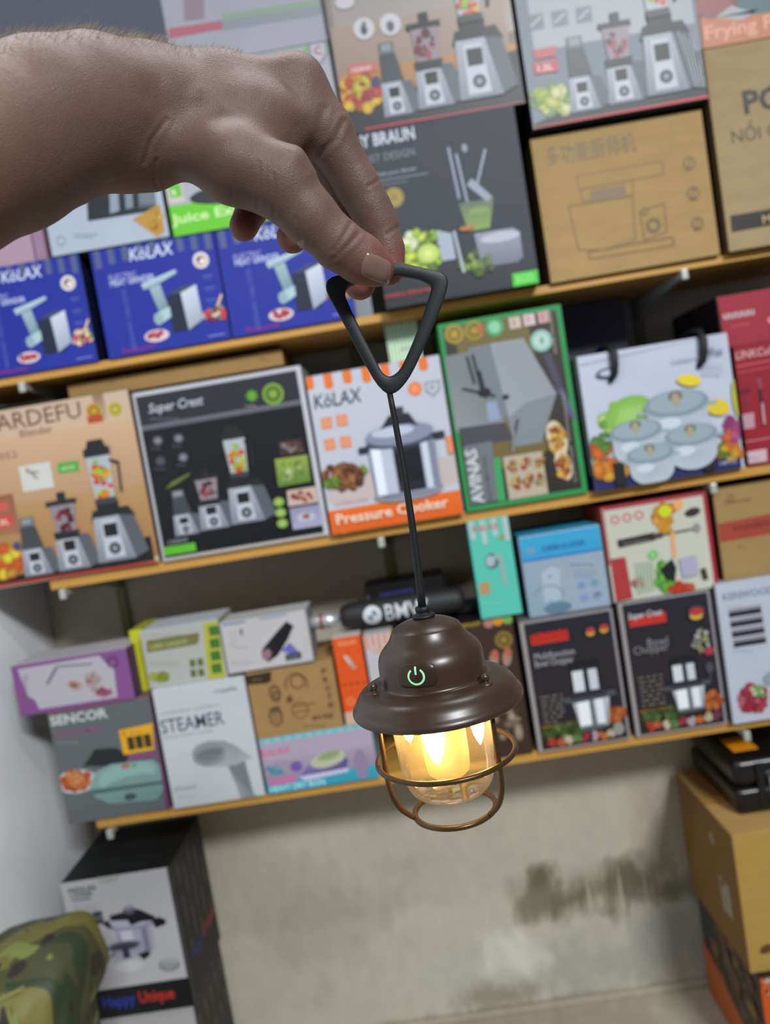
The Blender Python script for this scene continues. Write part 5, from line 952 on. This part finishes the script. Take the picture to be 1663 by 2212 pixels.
# one subdivision by hand: split every quad so creases can be pressed in
def subdiv(W, q):
    e = np.sort(np.concatenate([q[:, [0, 1]], q[:, [1, 2]], q[:, [2, 3]], q[:, [3, 0]]]), axis=1)
    key = e[:, 0]*len(W)+e[:, 1]; u, inv = np.unique(key, return_inverse=True); ea, eb = u//len(W), u % len(W)
    n = len(W); m = len(q); E = n+inv.reshape(4, m); Fi = n+len(u)+np.arange(m)
    NW = np.concatenate([W, (W[ea]+W[eb])/2, W[q].mean(1)])
    Q = np.concatenate([np.stack([q[:, 0], E[0], Fi, E[3]], 1), np.stack([E[0], q[:, 1], E[1], Fi], 1), np.stack([Fi, E[1], q[:, 2], E[2]], 1), np.stack([E[3], Fi, E[2], q[:, 3]], 1)])
    return NW, Q
W, quads = subdiv(W, quads); W = relax(W, quads, 2, .5)
def normals(W, q):
    n = np.cross(W[q[:, 2]]-W[q[:, 0]], W[q[:, 3]]-W[q[:, 1]]); N = np.zeros_like(W)
    for a in range(4): np.add.at(N, q[:, a], n)
    return N/np.maximum(np.linalg.norm(N, axis=1), 1e-12)[:, None]
Nn = normals(W, quads)
cw = W @ MR; px = CX+F*cw[:, 0]/cw[:, 1]; py = CY-F*cw[:, 2]/cw[:, 1]; face = -(Nn*W).sum(1)/np.linalg.norm(W, axis=1)
creases = [([(757, 484), (742, 512), (722, 541)], 5, .55), ([(773, 506), (752, 530), (722, 557)], 5, .6), ([(742, 262), (724, 300), (692, 332)], 6, .8), ([(700, 236), (688, 282), (672, 318)], 8, .5), ([(558, 350), (561, 400), (557, 446)], 4, .35),
           ([(591, 378), (594, 420), (592, 466)], 4, .4), ([(640, 470), (646, 500), (650, 520)], 4, .25), ([(796, 402), (810, 394), (824, 384)], 4, .5), ([(836, 506), (848, 498), (862, 489)], 4, .45), ([(360, 258), (327, 304), (312, 350)], 5, .45), ([(338, 345), (333, 382), (338, 400)], 4, .5),
           ([(230, 396), (270, 385), (300, 372)], 4, .3), ([(500, 352), (503, 400), (500, 440)], 4, .2), ([(615, 330), (640, 346), (662, 372)], 3, .2)]
disp = np.zeros(len(W))
for pts_, wd, dp in creases:
    dmin = np.full(len(W), 1e9)
    for (a, b) in zip(pts_[:-1], pts_[1:]):
        a, b = np.array(a, float), np.array(b, float); d = b-a; t_ = np.clip(((px-a[0])*d[0]+(py-a[1])*d[1])/(d @ d), 0, 1)
        dmin = np.minimum(dmin, np.hypot(px-a[0]-t_*d[0], py-a[1]-t_*d[1]))
    disp -= .55*dp*mm*np.exp(-(dmin/wd)**2)*(face > .1); disp += .25*dp*mm*np.exp(-((dmin-wd*2.2)/wd)**2)*(face > .1)
# soft tendon and knuckle relief
def bump_line(a, b, wd, h):
    a, b = np.array(a, float), np.array(b, float); d = b-a; t_ = np.clip(((px-a[0])*d[0]+(py-a[1])*d[1])/(d @ d), 0, 1); r = np.hypot(px-a[0]-t_*d[0], py-a[1]-t_*d[1]); return h*mm*np.exp(-(r/wd)**2)*(face > 0)
disp += bump_line((430, 205), (640, 330), 22, 1.1)+bump_line((640, 330), (668, 372), 20, .8)-bump_line((560, 215), (640, 270), 30, 1.2)+bump_line((470, 320), (520, 340), 45, .8)-bump_line((330, 205), (380, 250), 34, .9)
W = W+Nn*disp[:, None]
tips = [np.array(P(*t_)) for t_ in ((818, 592, .345), (846, 600, .366), (777, 630, .378), (628, 520, .395), (525, 496, .41))]
red = np.zeros(len(W))
for q in tips: red = np.maximum(red, np.exp(-(np.linalg.norm(W-q, axis=1)/.016)**2))
base = np.array(lin('#6c544b')); rc = np.array(lin('#8a4a40')); or_ = np.array(lin('#8a6040'))
ow = np.clip((120-px)/260, 0, 1)[:, None]*.5
C_ = base*(1-ow)+or_*ow; C_ = C_*(1-red[:, None]*.7)+rc*red[:, None]*.7
wrist = Vector(P(0, 315, .31))
per = empty('person', wrist, label='bare left forearm and hand pinching the black lantern handle', cat='person')
def skin():
    m = mat('skin', attr=True, rough=.52, spec=.35, noise=(55, .10, (1, 1, 1)), sss=.12); nt = m.node_tree; b = nt.nodes['Principled BSDF']
    tc = nt.nodes.new('ShaderNodeTexCoord'); v = nt.nodes.new('ShaderNodeTexVoronoi'); v.inputs['Scale'].default_value = 900; v.feature = 'DISTANCE_TO_EDGE'
    nz = nt.nodes.new('ShaderNodeTexNoise'); nz.inputs['Scale'].default_value = 260; nz.inputs['Detail'].default_value = 6
    nt.links.new(tc.outputs['Object'], v.inputs['Vector']); nt.links.new(tc.outputs['Object'], nz.inputs['Vector'])
    ad = nt.nodes.new('ShaderNodeMath'); ad.operation = 'ADD'; nt.links.new(v.outputs['Distance'], ad.inputs[0]); nt.links.new(nz.outputs['Fac'], ad.inputs[1])
    u = nt.nodes.new('ShaderNodeBump'); u.inputs['Strength'].default_value = .35; u.inputs['Distance'].default_value = .0006
    nt.links.new(ad.outputs[0], u.inputs['Height']); nt.links.new(u.outputs[0], b.inputs['Normal']); return m
me = bpy.data.meshes.new('forearm_and_hand'); nv = len(W); nq = len(quads)
me.vertices.add(nv); me.vertices.foreach_set('co', (W-np.array(wrist)).ravel()); me.loops.add(nq*4); me.loops.foreach_set('vertex_index', quads.ravel().astype(np.int32))
me.polygons.add(nq); me.polygons.foreach_set('loop_start', np.arange(nq, dtype=np.int32)*4); me.polygons.foreach_set('use_smooth', np.ones(nq, dtype=bool)); me.update(calc_edges=True)
a = me.color_attributes.new('Col', 'FLOAT_COLOR', 'POINT'); a.data.foreach_set('color', np.concatenate([C_, np.ones((nv, 1))], 1).astype(np.float32).ravel())
me.materials.append(skin()); o = bpy.data.objects.new('forearm_and_hand', me); COL.objects.link(o); o.parent = per
bvh = BVHTree.FromPolygons([tuple(v) for v in W], [tuple(q) for q in quads])
def nail(quad, hgt, m, n=14):
    TL, TR, BR, BL = [np.array(q, float) for q in quad]; V = []; Fc = []; ok = {}
    for j in range(n+1):
        for i in range(n+1):
            u, v = i/n*2-1, j/n*2-1
            uu, vv = u*math.sqrt(1-.22*v*v), v*math.sqrt(1-.22*u*u); s, t_ = (uu+1)/2, (vv+1)/2
            q = (TL*(1-s)+TR*s)*(1-t_)+(BL*(1-s)+BR*s)*t_; r = Vector(ray(*q)).normalized(); hit = bvh.ray_cast(Vector((0, 0, 0)), r)
            if hit[0] is None: continue
            e = hgt*(1-max(abs(u), abs(v))**6)*mm-.15*mm*(max(abs(u), abs(v)) > .98)
            ok[(i, j)] = len(V); V.append(hit[0]+hit[1]*e-wrist)
    for j in range(n):
        for i in range(n):
            k = [(i, j), (i, j+1), (i+1, j+1), (i+1, j)]
            if all(q in ok for q in k): Fc.append(tuple(ok[q] for q in k))
    if V: mesh_obj('fingernail', V, Fc, m, per, True)
M_nail = mat('fingernail', '#866a60', rough=.25, spec=.5)
nail([(790, 539), (849, 566), (842, 622), (774, 594)], .6, M_nail)
nail([(640, 520), (660, 516), (662, 536), (646, 540)], .4, M_nail, 6)
# fine hairs along the top of the wrist and forearm
sel = np.argwhere((Nn[:, 2] > .55) & (px > -60) & (px < 520) & (py < 190)).ravel(); rs = np.random.RandomState(3); hv = []; hf = []
for i in rs.choice(sel, 2600):
    p = W[i]; n_ = Nn[i]; L = rs.uniform(.003, .0065)*(1 if px[i] < 350 else .55); dr = np.array([.8, rs.uniform(-.5, .3), rs.uniform(-.1, .5)])+n_*rs.uniform(.3, .9); dr /= np.linalg.norm(dr)
    s = np.cross(dr, n_); s /= np.linalg.norm(s)+1e-9; bend = rs.uniform(-.5, .3); q0 = len(hv); wd = .00008
    for k, t_ in enumerate((0, .4, .75)):
        c0 = p+dr*L*t_+n_*bend*L*t_*t_-np.array(wrist); ww = wd*(1-t_*.6); hv += [c0-s*ww, c0+s*ww, c0+n_*ww*1.5]
    hv.append(p+dr*L+n_*bend*L-np.array(wrist))
    for k in (0, 3):
        for a in range(3): b_ = (a+1) % 3; hf.append((q0+k+a, q0+k+b_, q0+k+3+b_, q0+k+3+a))
    for a in range(3): hf.append((q0+6+a, q0+6+(a+1) % 3, q0+9))
o = mesh_obj('arm_hair', hv, hf, mat('light_brown_hair', '#94846e', rough=.4), per); o['kind'] = 'stuff'
#@END
